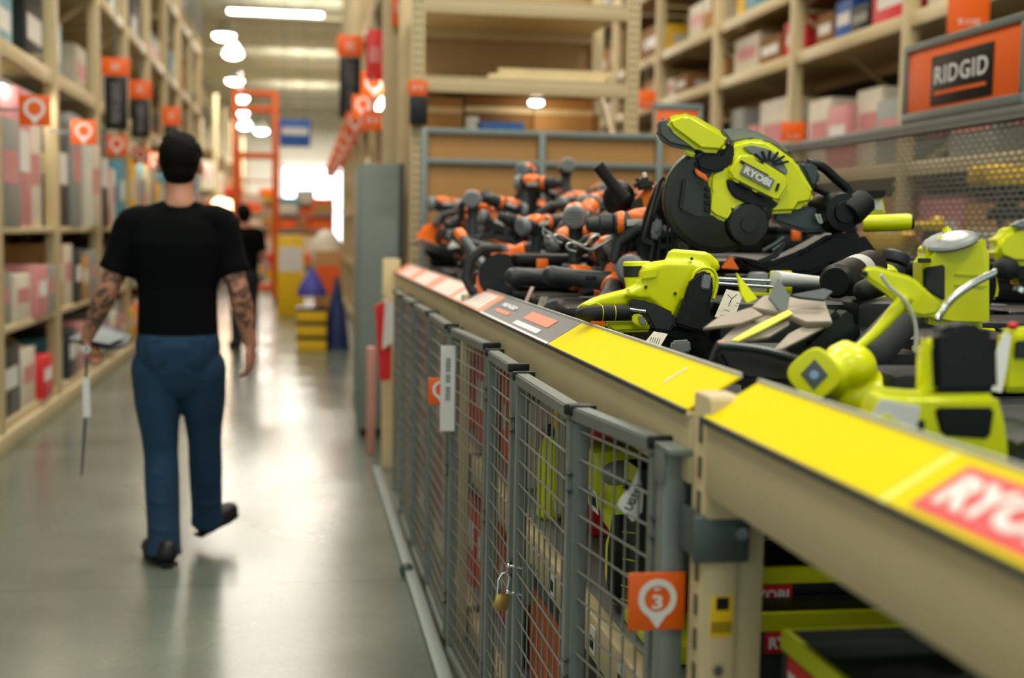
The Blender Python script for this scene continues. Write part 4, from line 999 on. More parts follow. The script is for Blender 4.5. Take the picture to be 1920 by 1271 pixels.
# ---- prototypes (local axes: x = working end, z = up) and their copies
def proto_drill(cm, dm, capm, label, name='cordless_drill'):
    t = thing(name, label, 'power tool', (0, 0, 0))
    m = MB(); m.cyl((-.06, 0, .2), (.06, 0, .2), .031, .03, bev=.008); m.box((0, 0, .18), (.09, .05, .04), bev=.012); m.build('motor_housing', dm, t, remesh=.005, smooth=2)
    m = MB(); m.ell((-.015, 0, .212), (.048, .034, .027)); m.cyl((.03, 0, .2), (.05, 0, .2), .0325, .0315, bev=.003); m.build('top_shell', cm, t, remesh=.004, smooth=2)
    m = MB(); m.lathe((-.062, 0, .2), (-1, 0, 0), [(0, 0), (0, .034), (.008, .036), (.022, .034), (.028, .028), (.028, 0)], 24)
    for k in range(5): m.box((-.091, 0, .2 + (k-2)*.009), (.004, .044 - abs(k-2)*.006, .004), bev=.001)
    m.build('rear_cap', capm, t)
    m = MB(); m.lathe((.06, 0, .2), (1, 0, 0), [(0, 0), (0, .027), (.03, .027), (.034, .022), (.06, .019), (.066, .012), (.068, 0)], 20); m.build('chuck', DGREY, t)
    m = MB(); m.limb([(-.01, 0, .17), (-.02, 0, .12), (-.03, 0, .065)], [.024, .019, .022]); m.build('handle', dm, t, remesh=.005, smooth=2)
    MB().box((.012, 0, .148), (.014, .016, .03), rot=(0, 8, 0), bev=.004).build('trigger', BLACKP, t)
    MB().box((-.022, 0, .045), (.12, .075, .035), bev=.008).box((-.022, 0, .018), (.125, .078, .036), bev=.01).build('battery', dm, t)
    MB().box((-.022, 0, .033), (.127, .08, .006), bev=.001).build('battery_stripe', cm, t)
    m = MB().box((0, -.034, .203), (.05, .003, .016), bev=.001).box((0, .034, .203), (.05, .003, .016), bev=.001); m.build('name_plate', LGREY, t)
    return remember(t)
def proto_grinder(cm, dm, label, name='angle_grinder'):
    t = thing(name, label, 'power tool', (0, 0, 0))
    m = MB(); m.limb([(-.17, 0, .06), (-.1, 0, .06), (0, 0, .06), (.05, 0, .06)], [.03, .026, .031, .034]); m.build('body', dm, t, remesh=.006, smooth=2)
    MB().cyl((-.0, 0, .06), (.06, 0, .06), .0375, .036, bev=.006).build('motor_collar', cm, t)
    m = MB(); m.box((.09, 0, .062), (.06, .06, .06), bev=.014); m.cyl((.1, 0, .06), (.1, 0, .015), .028, .03); m.build('gear_head', MGREY, t)
    m = MB(); m.lathe((.1, 0, .012), (0, 0, 1), [(0, .05), (0, .066), (.024, .068), (.026, .03), (.022, .03), (.02, .062), (.002, .05)], 28); m.build('guard', cm, t)
    MB().cyl((.1, 0, .004), (.1, 0, .008), .06, seg=28).build('disc', DGREY, t)
    m = MB(); m.limb([(.09, -.03, .065), (.09, -.075, .065), (.09, -.15, .065)], [.009, .017, .015]); m.build('side_handle', BLACKP, t)
    MB().box((-.06, -.03, .062), (.03, .006, .012), bev=.002).build('switch', BLACKP, t)
    return remember(t)
def proto_saw(cm, dm, label, name='circular_saw'):
    t = thing(name, label, 'power tool', (0, 0, 0))
    m = MB(); m.prism([(-.1, .0), (.1, 0), (.105, .03), (.085, .085), (.04, .11), (-.03, .112), (-.08, .085), (-.1, .04)], Matrix.Translation((0, -.02, .02)) @ Matrix.Rotation(PI/2, 4, 'X'), .04, .008); m.build('blade_guard', cm, t)
    MB().cyl((0, -.047, .06), (0, -.043, .06), .078, seg=36).cyl((0, -.052, .06), (0, -.046, .06), .018).build('saw_blade', BLACKP, t)
    m = MB(); m.cyl((.0, 0, .075), (0, .1, .075), .042, .038, bev=.01); m.build('motor', dm, t)
    MB().cyl((0, .1, .075), (0, .112, .075), .036, .03, bev=.004).build('motor_cap', MGREY, t)
    m = MB(); m.tube([(.06, .03, .1), (.05, .03, .15), (0, .03, .185), (-.06, .03, .18), (-.11, .03, .14), (-.12, .03, .09), (-.09, .03, .06)], [.016, .016, .017, .018, .019, .018, .016], 12); m.build('loop_handle', dm, t)
    MB().box((-.12, .035, .05), (.06, .07, .05), bev=.008).build('battery', dm, t)
    MB().box((0, .02, .003), (.26, .13, .005), bev=.002).build('base_plate', MGREY, t)
    return remember(t)
def proto_case(cm, dm, label, name='tool_case'):
    t = thing(name, label, 'case', (0, 0, 0))
    MB().box((0, 0, .04), (.36, .28, .08), bev=.012).build('case_body', dm, t)
    MB().box((0, 0, .1), (.37, .29, .04), bev=.012).build('case_lid', dm, t)
    for x in (-.1, .1): MB().box((x, -.148, .08), (.04, .012, .05), bev=.004).build('latch', cm, t)
    MB().tube([(-.06, -.145, .07), (-.06, -.175, .07), (.06, -.175, .07), (.06, -.145, .07)], .007).build('carry_handle', dm, t)
    return remember(t)
def mx(p, yaw=0, pitch=0, roll=0, s=1.): return Matrix.Translation(Vector(p)) @ Euler([math.radians(v) for v in (roll, pitch, yaw)], 'XYZ').to_matrix().to_4x4() @ Matrix.Scale(s, 4)
P_OD = proto_drill(ORANGE, DGREY, MGREY, 'x'); P_LD = proto_drill(LIME, DGREY, DGREY, 'x')
P_OG = proto_grinder(ORANGE, DGREY, 'x'); P_LG = proto_grinder(LIME, DGREY, 'x')
P_OS = proto_saw(ORANGE, DGREY, 'x'); P_LS = proto_saw(LIME, DGREY, 'x')
P_OC = proto_case(ORANGE, BLACKP, 'x'); P_LC = proto_case(LIME, BLACKP, 'x')
USED = set()
def put(P, M, label, group=None):
    """first call moves the prototype itself, later calls copy it"""
    if P.name not in USED:
        USED.add(P.name); P.matrix_world = M; P['label'] = label
        if group: P['group'] = group
        return P
    r = dup(P, M, label, group)
    if not group and 'group' in r: del r['group']
    return r
GO = 'orange and black tools heaped in the bin'; GL = 'lime and black tools heaped in the bin'
# storage cases as the bottom layer of the heap
rt = random.Random(31)
colw = ['by the front lip', 'second from the lip', 'mid bin', 'fourth from the lip', 'against the back screen']
for j in range(5):
    for i in range(14):
        y = 1.15 + i * .46; x = .90 + j * .42; lime = y < 3.2
        if (j < 2 and y < 2.5) or (j < 1 and y < 3.3): continue
        P = P_LC if lime else P_OC
        z = ZDK + .001
        n = 1 if y < 3.6 else 1 + (rt.random() < .35) + (j == 2) * (rt.random() < .5) + (y > 5.2 and 0 < j < 4)
        for k in range(n):
            put(P, mx((x, y, z), yaw=rt.uniform(-6, 6) + (90 if rt.random() < .0 else 0)), 'black tool case with %s latches at the bottom of the heap, %s' % ('lime' if lime else 'orange', colw[j]), 'black tool cases under the heap')
            z += .122
# orange zone, pieces that can be told apart: pixel of the base centre, depth
def on(px, py, Y): return at(px, py, Y=Y)
OR = [
 (P_OD, (1078, 530), 4.25, dict(yaw=75, pitch=-6, roll=0), 1.15, 'orange and black drill standing upright, its round grey cap facing out above the wire hooks'),
 (P_OD, (1128, 596), 3.75, dict(yaw=95, pitch=8, roll=6), 1.05, 'drill with a round grey cap facing out below the wire hooks'),
 (P_OD, (1018, 520), 4.7, dict(yaw=30, pitch=-8, roll=0), 1.0, 'orange and black drill left of the upright one with grey cap'),
 (P_OS, (962, 545), 4.35, dict(yaw=-15, pitch=-38, roll=-6), 1.0, 'orange circular saw leaning over the lip with its black disc outward'),
 (P_OG, (1068, 560), 3.95, dict(yaw=10, pitch=0, roll=0), 1.1, 'flat-lying orange grinder below the wire hooks'),
 (P_OG, (885, 500), 5.6, dict(yaw=-60, pitch=30, roll=0), 1.0, 'orange grinder propped at the foot of the sloping dark pole'),
 (P_OD, (885, 470), 5.5, dict(yaw=80, pitch=0, roll=0), 1.1, 'drill with a grey cap beside the big orange tool near the corner'),
 (P_OS, (905, 445), 6.1, dict(yaw=160, pitch=10, roll=-20), 1.2, 'orange circular saw heaped behind the grey-capped drill at the far corner'),
 (P_OS, (822, 475), 6.9, dict(yaw=200, pitch=-20, roll=10), 1.25, 'large orange saw at the far left corner of the heap'),
 (P_OD, (860, 478), 6.2, dict(yaw=-20, pitch=20, roll=0), 1.1, 'orange drill lying right of the large orange saw at the far corner'),
 (P_OD, (988, 400), 6.6, dict(yaw=60, pitch=0, roll=0), 1.1, 'red-orange drill topping the heap, left of the two highest'),
 (P_OD, (1060, 395), 6.4, dict(yaw=85, pitch=5, roll=0), 1.1, 'grey-capped drill topping the heap, right of the two highest'),
 (P_OG, (948, 430), 6.2, dict(yaw=35, pitch=-25, roll=0), 1.1, 'dark grinder leaning against the heap below the two highest drills'),
 (P_OD, (1012, 430), 5.9, dict(yaw=-35, pitch=0, roll=15), 1.1, 'orange drill half hidden behind the wire hooks group'),
 (P_OG, (1000, 500), 5.0, dict(yaw=140, pitch=20, roll=0), 1.1, 'grinder behind the leaning orange circular saw'),
 (P_OS, (1060, 470), 5.3, dict(yaw=-10, pitch=0, roll=0), 1.05, 'saw behind the upright drill with a grey cap'),
 (P_OS, (1120, 500), 4.6, dict(yaw=10, pitch=-15, roll=0), 1.05, 'black and orange saw behind the black funnel hopper'),
 (P_OD, (1190, 560), 3.7, dict(yaw=40, pitch=0, roll=0), 1.0, 'orange drill in the shade between the lime tool and the black grille'),
 (P_OG, (940, 500), 5.2, dict(yaw=15, pitch=10, roll=0), 1.0, 'grinder lying behind the orange printed panel midway'),
 (P_OD, (835, 462), 7.3, dict(yaw=10, pitch=0, roll=0), 1.2, 'farthest small orange drill next to the wooden corner post'),
 (P_OD, (930, 470), 5.7, dict(yaw=200, pitch=-15, roll=0), 1.05, 'orange drill pointing left in the middle of the heap'),
 (P_OG, (1150, 580), 3.55, dict(yaw=70, pitch=-10, roll=0), 1.0, 'dark grinder just beyond the long nose of the lime tool'),
]
for P, (px, py), Y, r, s, lb in OR: put(P, mx(on(px, py, Y), s=s, **r), lb, None)
for i in range(46):
    y = rt.uniform(3.5, 7.3); x = min(rt.uniform(.80, 2.2), .27 * y)
    P = rt.choice([P_OD, P_OD, P_OG, P_OS]); hump = .12 + .20 * max(0, (y - 4.6) / 2.7) * (1 if .9 < x < 2.0 else .4)
    kind = {P_OD: 'orange and black drill', P_OG: 'orange and grey grinder', P_OS: 'orange and black circular saw'}[P]
    put(P, mx((x, y, ZDK + hump + (.0 if x < 1.1 else .05)), yaw=rt.uniform(0, 360), pitch=rt.uniform(-25, 25), roll=rt.uniform(-20, 20), s=rt.uniform(.95, 1.15)), kind + ' jumbled among its likes deep in the bin', kind + 's jumbled deep in the bin')
put(P_LD, mx((1.62, 3.05, ZDK + .13), yaw=200, pitch=70), 'lime drill lying on its side behind the lime canister')
put(P_LG, mx((1.30, 3.25, ZDK + .13), yaw=160), 'lime grinder lying low between the saw base and the lime canister')
put(P_LS, mx((1.85, 3.35, ZDK + .13), yaw=20), 'lime circular saw lying low far behind the lime canister')
# sloping dark pole
m = MB(); m.limb([at(868, 446, Y=5.0), at(905, 495, Y=4.8), at(952, 552, Y=4.5)], [.018, .02, .026]); t = thing('extension_pole', 'thick dark grey pole sloping down across the orange tools', 'pole', at(952, 552, Y=4.5)); m.build('pole', mat('slate_plastic', '#3c4a4c', .35), t)
MB().limb([at(862, 438, Y=5.04), at(868, 446, Y=5.0)], [.024, .022]).build('end_cap', ORANGE, t)
# wire hooks
def wires(name, paths, Y, label):
    t = thing(name, label, 'hook', at(*paths[0][-1], Y=Y))
    for p in paths: tube_px(MB(), p, Y, .0042).build('bent_wire', WIRE, t)
wires('wire_hook', [[(1080, 472), (1066, 468), (1063, 459), (1076, 456), (1106, 468), (1130, 457), (1146, 448), (1152, 457), (1153, 500), (1154, 536)]], 3.6, 'bent zinc wire hook running down beside the lower grey cap')
wires('wire_hook', [[(1054, 456), (1042, 451), (1039, 443), (1050, 441), (1072, 452), (1096, 460), (1108, 447), (1121, 441), (1127, 450), (1128, 470)]], 3.8, 'bent zinc wire hook crossing just under the upper grey cap')
wires('wire_ring', [[(1018, 427), (1024, 433), (1036, 440), (1030, 446), (1020, 440), (1018, 430)]], 3.9, 'small wire loop left of the two bent hooks')
# black funnel hopper
t = thing('black_hopper', 'flat-topped black hopper right of the grey-capped drill', 'tool part', at(1145, 470, Y=4.2))
MB().trace([(1113, 417), (1170, 417), (1170, 424), (1115, 424)], 4.1, .12, .004).build('rim', DARKP, t)
MB().trace([(1117, 423), (1167, 423), (1158, 452), (1125, 452)], 4.12, .09, .006).build('hopper_body', BLACKP, t)
# orange tool with black tube handle, and black grille behind the saw
t = thing('plunge_router', 'orange tool with a thick black tube handle sticking up left', 'power tool', at(1185, 480, Y=3.9))
tube_px(MB(), [(1121, 310), (1140, 335), (1158, 357), (1172, 372)], 3.85, [.019, .018, .019, .022], 16).build('side_handle', RUBBER, t)
MB().ell(at(1160, 372, Y=3.92), (.052, .05, .058)).trace([(1140, 345), (1180, 340), (1190, 380), (1170, 410), (1146, 400)], 3.9, .1, .02).build('gear_case', BLACKP, t, remesh=.006, smooth=3)
MB().trace([(1148, 398), (1176, 388), (1222, 346), (1236, 352), (1232, 380), (1206, 440), (1196, 470), (1176, 462), (1164, 430), (1148, 418)], 3.88, .12, .02).build('motor_housing', ORANGE, t)
MB().trace([(1184, 380), (1204, 368), (1208, 392), (1192, 420), (1180, 410)], 3.868, .02, .004).build('dark_inlay', DGREY, t)
m = MB(); tube_px(m, [(1208, 402), (1196, 420), (1190, 440), (1196, 462)], 3.86, .004); m.build('bent_wire', WIRE, t)
MB().trace([(1190, 338), (1200, 330), (1222, 334), (1232, 352), (1196, 358)], 3.86, .1, .01).build('grey_shroud', DGREY, t)
MB().cyl(at(1209, 333, Y=3.84), at(1208, 323, Y=3.84), .008, .006, bev=.002).build('white_knob', WHITE, t)
MB().ell(at(1186, 470, Y=3.95), (.085, .06, .08)).build('lower_housing', DGREY, t)
t = thing('ribbed_guard', 'black ribbed plastic guard showing left of the smoked saw guard', 'guard', at(1235, 488, Y=3.5))
slab(MB(), [(1243, 330), (1262, 345), (1290, 400), (1290, 490), (1196, 492), (1200, 455), (1210, 400), (1228, 350)], 3.5, .0002, .02).build('guard_shell', BLACKP, t)
m = MB()
for k, (a, b) in enumerate((((1236, 342), (1205, 450)), ((1246, 340), (1226, 400)), ((1226, 400), (1240, 425)), ((1240, 425), (1232, 486)), ((1205, 450), (1225, 456)), ((1225, 456), (1218, 488)), ((1252, 420), (1250, 486)), ((1260, 425), (1258, 486)), ((1268, 428), (1266, 486)), ((1276, 430), (1274, 486)), ((1240, 440), (1285, 438)), ((1238, 462), (1285, 460)), ((1246, 350), (1262, 400)), ((1256, 352), (1274, 405)))):
    m.bar(at(*a, Y=3.485), at(*b, Y=3.485), .005, .014)
m.build('ribs', DGREY, t)
MB().trace([(1226, 412), (1238, 408), (1243, 420), (1238, 446), (1226, 452), (1220, 440)], 3.47, .02, .006).trace([(1229, 424), (1236, 424), (1235, 434), (1228, 434)], 3.465, .01, .001).build('label_boss', MGREY, t)
# ---------------------------------------------------------------- mitre saw
YS = 3.25; k_ = s_at(YS)
SL = mat('slate_plastic', '#3c4a4c', .35)
t = thing('mitre_saw', 'large lime and black mitre saw tilted on top of the heap', 'power tool', at(1500, 500, Y=YS + .1))
MB().trace([(1247, 222), (1277, 211), (1296, 212), (1360, 249), (1368, 268), (1354, 287), (1313, 285), (1256, 243)], YS - .03, .075, .016, 3).build('carry_handle', LIME, t)
MB().trace([(1232, 240), (1238, 222), (1250, 218), (1262, 246), (1296, 268), (1310, 284), (1290, 280), (1254, 272), (1236, 256)], YS - .025, .06, .012, 3).build('handle_grip', mat('grip_grey', '#4c5652', .5), t)
MB().trace([(1284, 275), (1300, 280), (1306, 293), (1292, 294), (1280, 284)], YS - .01, .03, .005).build('trigger', LIME, t)
MB().trace([(1316, 286), (1352, 286), (1366, 262), (1376, 268), (1378, 296), (1362, 318), (1340, 326), (1308, 318), (1304, 300)], YS - .01, .09, .01).build('neck', BLACKP, t)
MB().trace([(1371, 268), (1407, 259), (1437, 262), (1494, 302), (1508, 328), (1528, 361), (1522, 381), (1500, 385), (1492, 399), (1430, 402), (1380, 400), (1340, 390), (1328, 352), (1330, 326), (1345, 312), (1366, 303)], YS, .15, .02, 3).build('motor_housing', LIME, t)
MB().trace([(1385, 288), (1407, 287), (1476, 331), (1480, 349), (1462, 378), (1450, 377), (1372, 337), (1366, 324)], YS - .022, .03, .008, 3).build('face_plate', LIME, t)
MB().trace([(1393, 276), (1408, 272), (1440, 279), (1466, 298), (1478, 322), (1474, 328), (1410, 290)], YS - .012, .02, .003).build('vent_plate', MGREY, t)
m = MB()
for k in range(7):
    a = math.radians(-150 + k * 22); c = (1440, 312)
    m.bar(at(c[0] + 12*math.cos(a), c[1] + 10*math.sin(a), Y=YS - .016), at(c[0] + 40*math.cos(a), c[1] + 30*math.sin(a), Y=YS - .016), .006, .006)
m.build('vent_slots', BLACKP, t)
MB().trace([(1362, 334), (1372, 338), (1450, 378), (1462, 380), (1450, 392), (1410, 386), (1376, 370), (1364, 352)], YS - .008, .03, .004).build('dark_recess', BLACKP, t)
tl = math.radians(-26); lc = at(1420, 331, Y=YS - .0265); ca = Vector((math.cos(tl), 0, math.sin(tl)))
def rotplate(w, h, c, ang, th, mt_, nm, par, y=0.):
    M = plane_m(c, (math.cos(ang), 0, math.sin(ang)), (-math.sin(ang), 0, math.cos(ang)))
    return MB().prism([(-w/2, -h/2), (w/2, -h/2), (w/2, h/2), (-w/2, h/2)], M, th, .0008).build(nm, mt_, par), M
_, ML = rotplate(68*k_, 21*k_, lc, tl, .004, MGREY, 'badge', t)
m = MB(); text_mesh('RYOBI', 14*k_, ML @ Matrix.Translation((0, 0, .0026)), m, fat=.0009, width=58*k_); m.build('lettering', WHITE, t)
m = MB(); m.bar(at(1388, 302, Y=YS - .024), at(1440, 330, Y=YS - .024), .005, .006); m.bar(at(1385, 343, Y=YS - .024), at(1410, 356, Y=YS - .024), .005, .006); m.bar(at(1420, 361, Y=YS - .024), at(1448, 374, Y=YS - .024), .005, .006); m.bar(at(1460, 344, Y=YS - .024), at(1455, 358, Y=YS - .024), .006, .006); m.build('plate_grooves', BLACKP, t)
MB().trace([(1492, 300), (1516, 301), (1541, 318), (1536, 348), (1522, 358), (1506, 326)], YS + .02, .13, .016, 3).build('motor_end', SL, t)
MB().trace([(1352, 243), (1380, 239), (1415, 244), (1456, 264), (1496, 296), (1440, 268), (1407, 262), (1370, 268)], YS + .05, .08, .006).build('upper_guard', MGREY, t)
gc = at(1346, 372, Y=YS + .05); gr = 106*k_; ax = Vector((.22, 1, .05)).normalized()
MB().lathe(gc - ax*.03, ax, [(0, gr*.86), (.004, gr*.97), (.012, gr), (.05, gr), (.054, gr*.97), (.05, gr*.96), (.012, gr*.96), (.006, gr*.93), (.004, gr*.86)], 56).build('lower_guard_rim', mat('guard_olive', '#23281a', .3), t)
MB().lathe(gc - ax*.03, ax, [(0, 0), (0, gr*.88), (.003, gr*.88), (.003, 0)], 48).build('lower_guard', SMOKE, t)
m = MB(); m.lathe(gc, ax, [(0, 0), (0, gr*.9), (.003, gr*.9), (.003, 0)], 60); m.build('saw_blade', mat('dark_blade', '#3b403b', .35, metal=.8), t)
MB().trace([(1283, 333), (1318, 345), (1334, 352), (1332, 412), (1300, 408), (1275, 394)], YS + .0, .03, .006).build('guard_bracket', mat('dark_slate', '#26302f', .4), t)
m = MB()
for k in range(4): m.bar(at(1322, 352 + k*13, Y=YS - .005), at(1331, 356 + k*13, Y=YS - .005), .006, .01)
m.build('bracket_ribs', BLACKP, t)
MB().trace([(1303, 315), (1326, 329), (1328, 342), (1306, 328)], YS - .02, .02, .003).build('orange_lever', ORANGE, t)
MB().trace([(1330, 350), (1372, 372), (1380, 400), (1365, 418), (1340, 408), (1326, 396)], YS - .002, .05, .01).build('gear_cover', LIME, t)
MB().lathe(at(1405, 420, Y=YS - .012), (0, 1, 0), [(0, 0), (0, 16*k_), (.003, 17*k_), (.004, 38*k_), (.008, 41*k_), (.05, 42*k_), (.05, 0)], 32).build('blade_hub', mat('guard_black_green', '#10160f', .3), t)
MB().trace([(1452, 396), (1520, 386), (1572, 412), (1562, 432), (1512, 436), (1450, 416)], YS + .03, .08, .008).build('pivot_arm', SL, t)
tube_px(MB(), [(1514, 306), (1540, 312), (1568, 336), (1588, 354), (1590, 366)], YS + .1, .013, 12).build('link_rod', BLACKP, t)
tube_px(MB(), [(1528, 352), (1560, 368), (1584, 384)], YS + .04, .010, 10).build('lower_link', BLACKP, t)
pc = at(1577, 398, Y=YS)
MB().lathe(pc - Vector((0, .03, 0)), (0, 1, 0), [(0, 0), (0, 20*k_), (.008, 22*k_), (.01, 36*k_), (.05, 40*k_), (.14, 40*k_), (.14, 0)], 28).build('pivot_housing', BLACKP, t)
m = MB(); m.trace([(1540, 390), (1576, 355), (1600, 366), (1612, 400), (1600, 432), (1560, 440), (1542, 430)], YS + .02, .1, .012); m.build('pivot_bracket', BLACKP, t)
m = MB(); a, b = at(1592, 402, Y=YS - .02), at(1624, 374, Y=YS + .0); m.lathe(a, b - a, [(0, 0), (0, 24*k_), (.01, 27*k_), ((b-a).length - .008, 25*k_), ((b-a).length, 20*k_), ((b-a).length, 0)], 20); m.build('bevel_knob', RUBBER, t)
m = MB(); tube_px(m, [(1530, 402), (1536, 416), (1541, 416), (1536, 402)], YS + .01, .0035, 6); m.build('lock_clip', LGREY, t)
MB().trace([(1380, 480), (1440, 492), (1500, 470), (1560, 436), (1618, 436), (1650, 476), (1650, 500), (1600, 506), (1560, 500), (1520, 516), (1450, 518), (1400, 504)], YS + .05, .24, .02).build('turntable', BLACKP, t)
MB().trace([(1420, 488), (1450, 476), (1470, 452), (1475, 458), (1458, 484), (1425, 494)], YS - .0, .02, .003).build('mitre_scale', DGREY, t)
m = MB(); tube_px(m, [(1430, 470), (1452, 458), (1470, 445)], YS - .02, .006, 8); tube_px(m, [(1448, 470), (1462, 460)], YS - .02, .006, 8); m.build('detent_lever', SL, t)
t = thing('lime_handle_tool', 'lime round handle lying level right of the saw pivot', 'power tool', at(1665, 440, Y=YS + .2))
a, b = at(1618, 420, Y=YS + .15), at(1711, 416, Y=YS + .1)
MB().lathe(a, b - a, [(0, 0), (0, .022), (.01, .024), ((b-a).length - .012, .024), ((b-a).length - .003, .021), ((b-a).length, .015), ((b-a).length, 0)], 24).build('handle_body', LIME, t)
MB().lathe(b - (b-a).normalized()*.004, b - a, [(0, 0), (0, .021), (.006, .02), (.009, .012), (.009, 0)], 20).build('end_cap', BLACKP, t)
t = thing('black_lid_box', 'black flat lid with a small lime-framed label behind the saw pivot', 'box', at(1640, 400, Y=YS + .4))
MB().trace([(1586, 357), (1663, 357), (1657, 371), (1590, 372)], YS + .3, .1, .003).build('lid', BLACKP, t)
MB().trace([(1600, 371), (1655, 371), (1661, 402), (1600, 404)], YS + .32, .07, .004).build('lime_body', LIME, t)
MB().trace([(1640, 376), (1653, 376), (1656, 394), (1641, 394)], YS + .315, .01, .001).build('label_sheet', WHITE, t)
# ---------------------------------------------------------------- lime compact tool at the lip
YB = 2.75; kb = s_at(YB)
t = thing('lime_power_tool', 'lime compact power tool resting by the lip, black rubber nose pointing left', 'power tool', at(1250, 640, Y=YB))
m = MB(); m.trace([(1203, 503), (1212, 494), (1254, 487), (1300, 489), (1329, 496), (1345, 515), (1350, 537), (1340, 558), (1331, 568), (1281, 568), (1264, 607), (1216, 566), (1177, 562), (1172, 545), (1200, 530)], YB, .10, .022, 4)
m.trace([(1250, 490), (1260, 466), (1329, 472), (1353, 494), (1348, 512), (1329, 500)], YB + .03, .07, .006)
m.trace([(1086, 575), (1100, 566), (1122, 556), (1172, 543), (1192, 540), (1192, 575), (1129, 578)], YB + .03, .06, .012, 3)
m.build('housing', LIME, t, remesh=.0035, smooth=2)
MB().trace([(1206, 505), (1238, 500), (1232, 522), (1203, 526)], YB - .006, .02, .004).build('raised_pad', LIME, t)
m = MB()
for c in ((1297, 485), (1266, 550), (1211, 538)): m.cyl(at(*c, Y=YB - .004), at(*c, Y=YB + .01), .0035, seg=10)
m.build('screw_holes', DGREY, t)
a, b = at(1079, 588, Y=YB - .0), at(1186, 586, Y=YB - .0)
MB().lathe(a, b - a, [(0, 0), (.0, .006), (.006, .011), (.02, .0155), (.05, .0175), (.09, .0175), ((b-a).length, .0165), ((b-a).length, 0)], 24).build('rubber_grip', RUBBER, t)
m = MB()
for q in (.45, .67):
    c = a.lerp(b, q); d = (b-a).normalized(); m.lathe(c, d, [(0, .012), (0, .0181), (.0016, .0181), (.0016, .012)], 28)
m.build('lime_rings', LIME, t)
tube_px(MB(), [(1083, 577), (1092, 570), (1104, 572), (1118, 568), (1128, 573)], YB - .015, .0016, 6).build('lime_trim', LIME, t)
MB().trace([(1132, 604), (1228, 602), (1222, 622), (1150, 624), (1138, 614)], YB + .005, .05, .008, 3).build('lower_housing', LIME, t)
MB().trace([(1181, 560), (1216, 565), (1264, 586), (1268, 607), (1256, 624), (1226, 620), (1212, 592), (1178, 584)], YB - .012, .09, .006, 2).build('dark_collar', DGREY, t)
MB().trace([(1212, 596), (1262, 612), (1336, 620), (1322, 644), (1284, 646), (1226, 632)], YB - .004, .10, .01).build('lower_belly', BLACKP, t)
MB().trace([(1185, 590), (1202, 588), (1216, 608), (1204, 616), (1186, 606)], YB - .022, .03, .003).build('release_button', LIME, t)
MB().trace([(1197, 593), (1205, 593), (1213, 606), (1205, 611), (1198, 604)], YB - .026, .01, .001).build('button_face', MGREY, t)
MB().cyl(at(1181, 580, Y=YB - .022), at(1210, 584, Y=YB - .022), .0035).build('steel_pin', CHROME, t)
MB().trace([(1300, 519), (1312, 510), (1328, 508), (1336, 516), (1338, 545), (1331, 570), (1335, 598), (1350, 602), (1312, 623), (1266, 610), (1281, 569), (1291, 534)], YB - .03, .12, .012, 3).build('rear_boot', RUBBER, t)
MB().trace([(1318, 514), (1335, 516), (1330, 544), (1314, 541)], YB - .034, .02, .003).build('grey_inlay', MGREY, t)
tube_px(MB(), [(1296, 534), (1302, 512), (1320, 502), (1338, 508), (1345, 530), (1338, 560)], YB - .02, .004, 8).build('boot_bead', LIME, t)
c0 = at(1195, 545, Y=YB + .10); c1 = at(1194, 490, Y=YB + .10); d = (c1-c0); r = 27*kb; L = d.length
MB().lathe(c0, d, [(0, 0), (0, r*.8), (L*.48, r*.97), (L*.48, 0)], 24).build('canister_lower', LIME, t)
MB().lathe(c0 + d*.48, d, [(0, 0), (0, r*.98), (L*.38, r), (L*.38, 0)], 24).build('canister_band', DARKP, t)
MB().lathe(c0 + d*.86, d, [(0, 0), (0, r*1.02), (L*.12, r*.99), (L*.14, r*.9), (L*.14, 0)], 24).build('canister_cap', LIME, t)
# small things wedged around it
def card(name, pp, Y, mt_, label, cat, marks=None, th=.0015, k=.0):
    t = thing(name, label, cat, at(pp[2][0], pp[2][1], Y=Y)); slab(MB(), pp, Y, k, th, 0).build('card_sheet', mt_, t)
    if marks:
        m = MB()
        for a, b, w in marks: m.bar(at(*a, Y=Y - .003), at(*b, Y=Y - .003), w, .001)
        m.build('print', BLACKP, t)
    return t
card('hang_tag', [(1362, 542), (1395, 549), (1374, 602), (1340, 594)], 2.62, CREAM, 'cream printed hang tag right of the black rubber boot', 'tag', [((1364, 552), (1372, 560), .003), ((1372, 560), (1382, 552), .003), ((1372, 560), (1366, 574), .003), ((1380, 568), (1388, 569), .001), ((1378, 573), (1387, 574), .001), ((1357, 580), (1368, 584), .003), ((1350, 590), (1362, 594), .003), ((1349, 598), (1343, 594), .002)], k=.0006)
card('barcode_tag', [(1207, 644), (1226, 621), (1252, 626), (1234, 656)], 2.55, CREAM, 'pale barcode tag under the lime tool by the lip', 'tag', [((1222+i*4, 632+i*.6), (1216+i*4, 646+i*1.2), .0016) for i in range(5)], k=.0008)
MBx = MB().trace([(1262, 640), (1294, 638), (1296, 660), (1280, 664), (1258, 656)], 2.45, .03, .004); tag(MBx.build('steel_clip', MGREY), 'small grey bracket at the lip below the black boot', 'bracket')
tag(MB().trace([(1355, 504), (1371, 480), (1387, 506)], 3.1, .05, .003).build('orange_wedge', ORANGE), 'small bright orange wedge under the saw guard', 'wedge')
t = thing('white_tube', 'white tube lying under the saw base', 'tube', at(1500, 535, Y=2.9))
a, b = at(1455, 522, Y=2.85), at(1552, 530, Y=2.95); MB().cyl(a, b, .018, .013, bev=.003).build('tube_body', WHITE, t)
MB().cyl(b, b + (b-a).normalized()*.012, .009, seg=12).build('tube_tip', DGREY, t)
t = thing('steel_rails', 'pair of slim steel rails lying left of the white tube', 'rails', at(1400, 535, Y=3.0))
for dy in (0, 9): MB().cyl(at(1345, 522 + dy, Y=3.0), at(1452, 527 + dy*1.2, Y=2.96), .005).build('rail', CHROME, t)
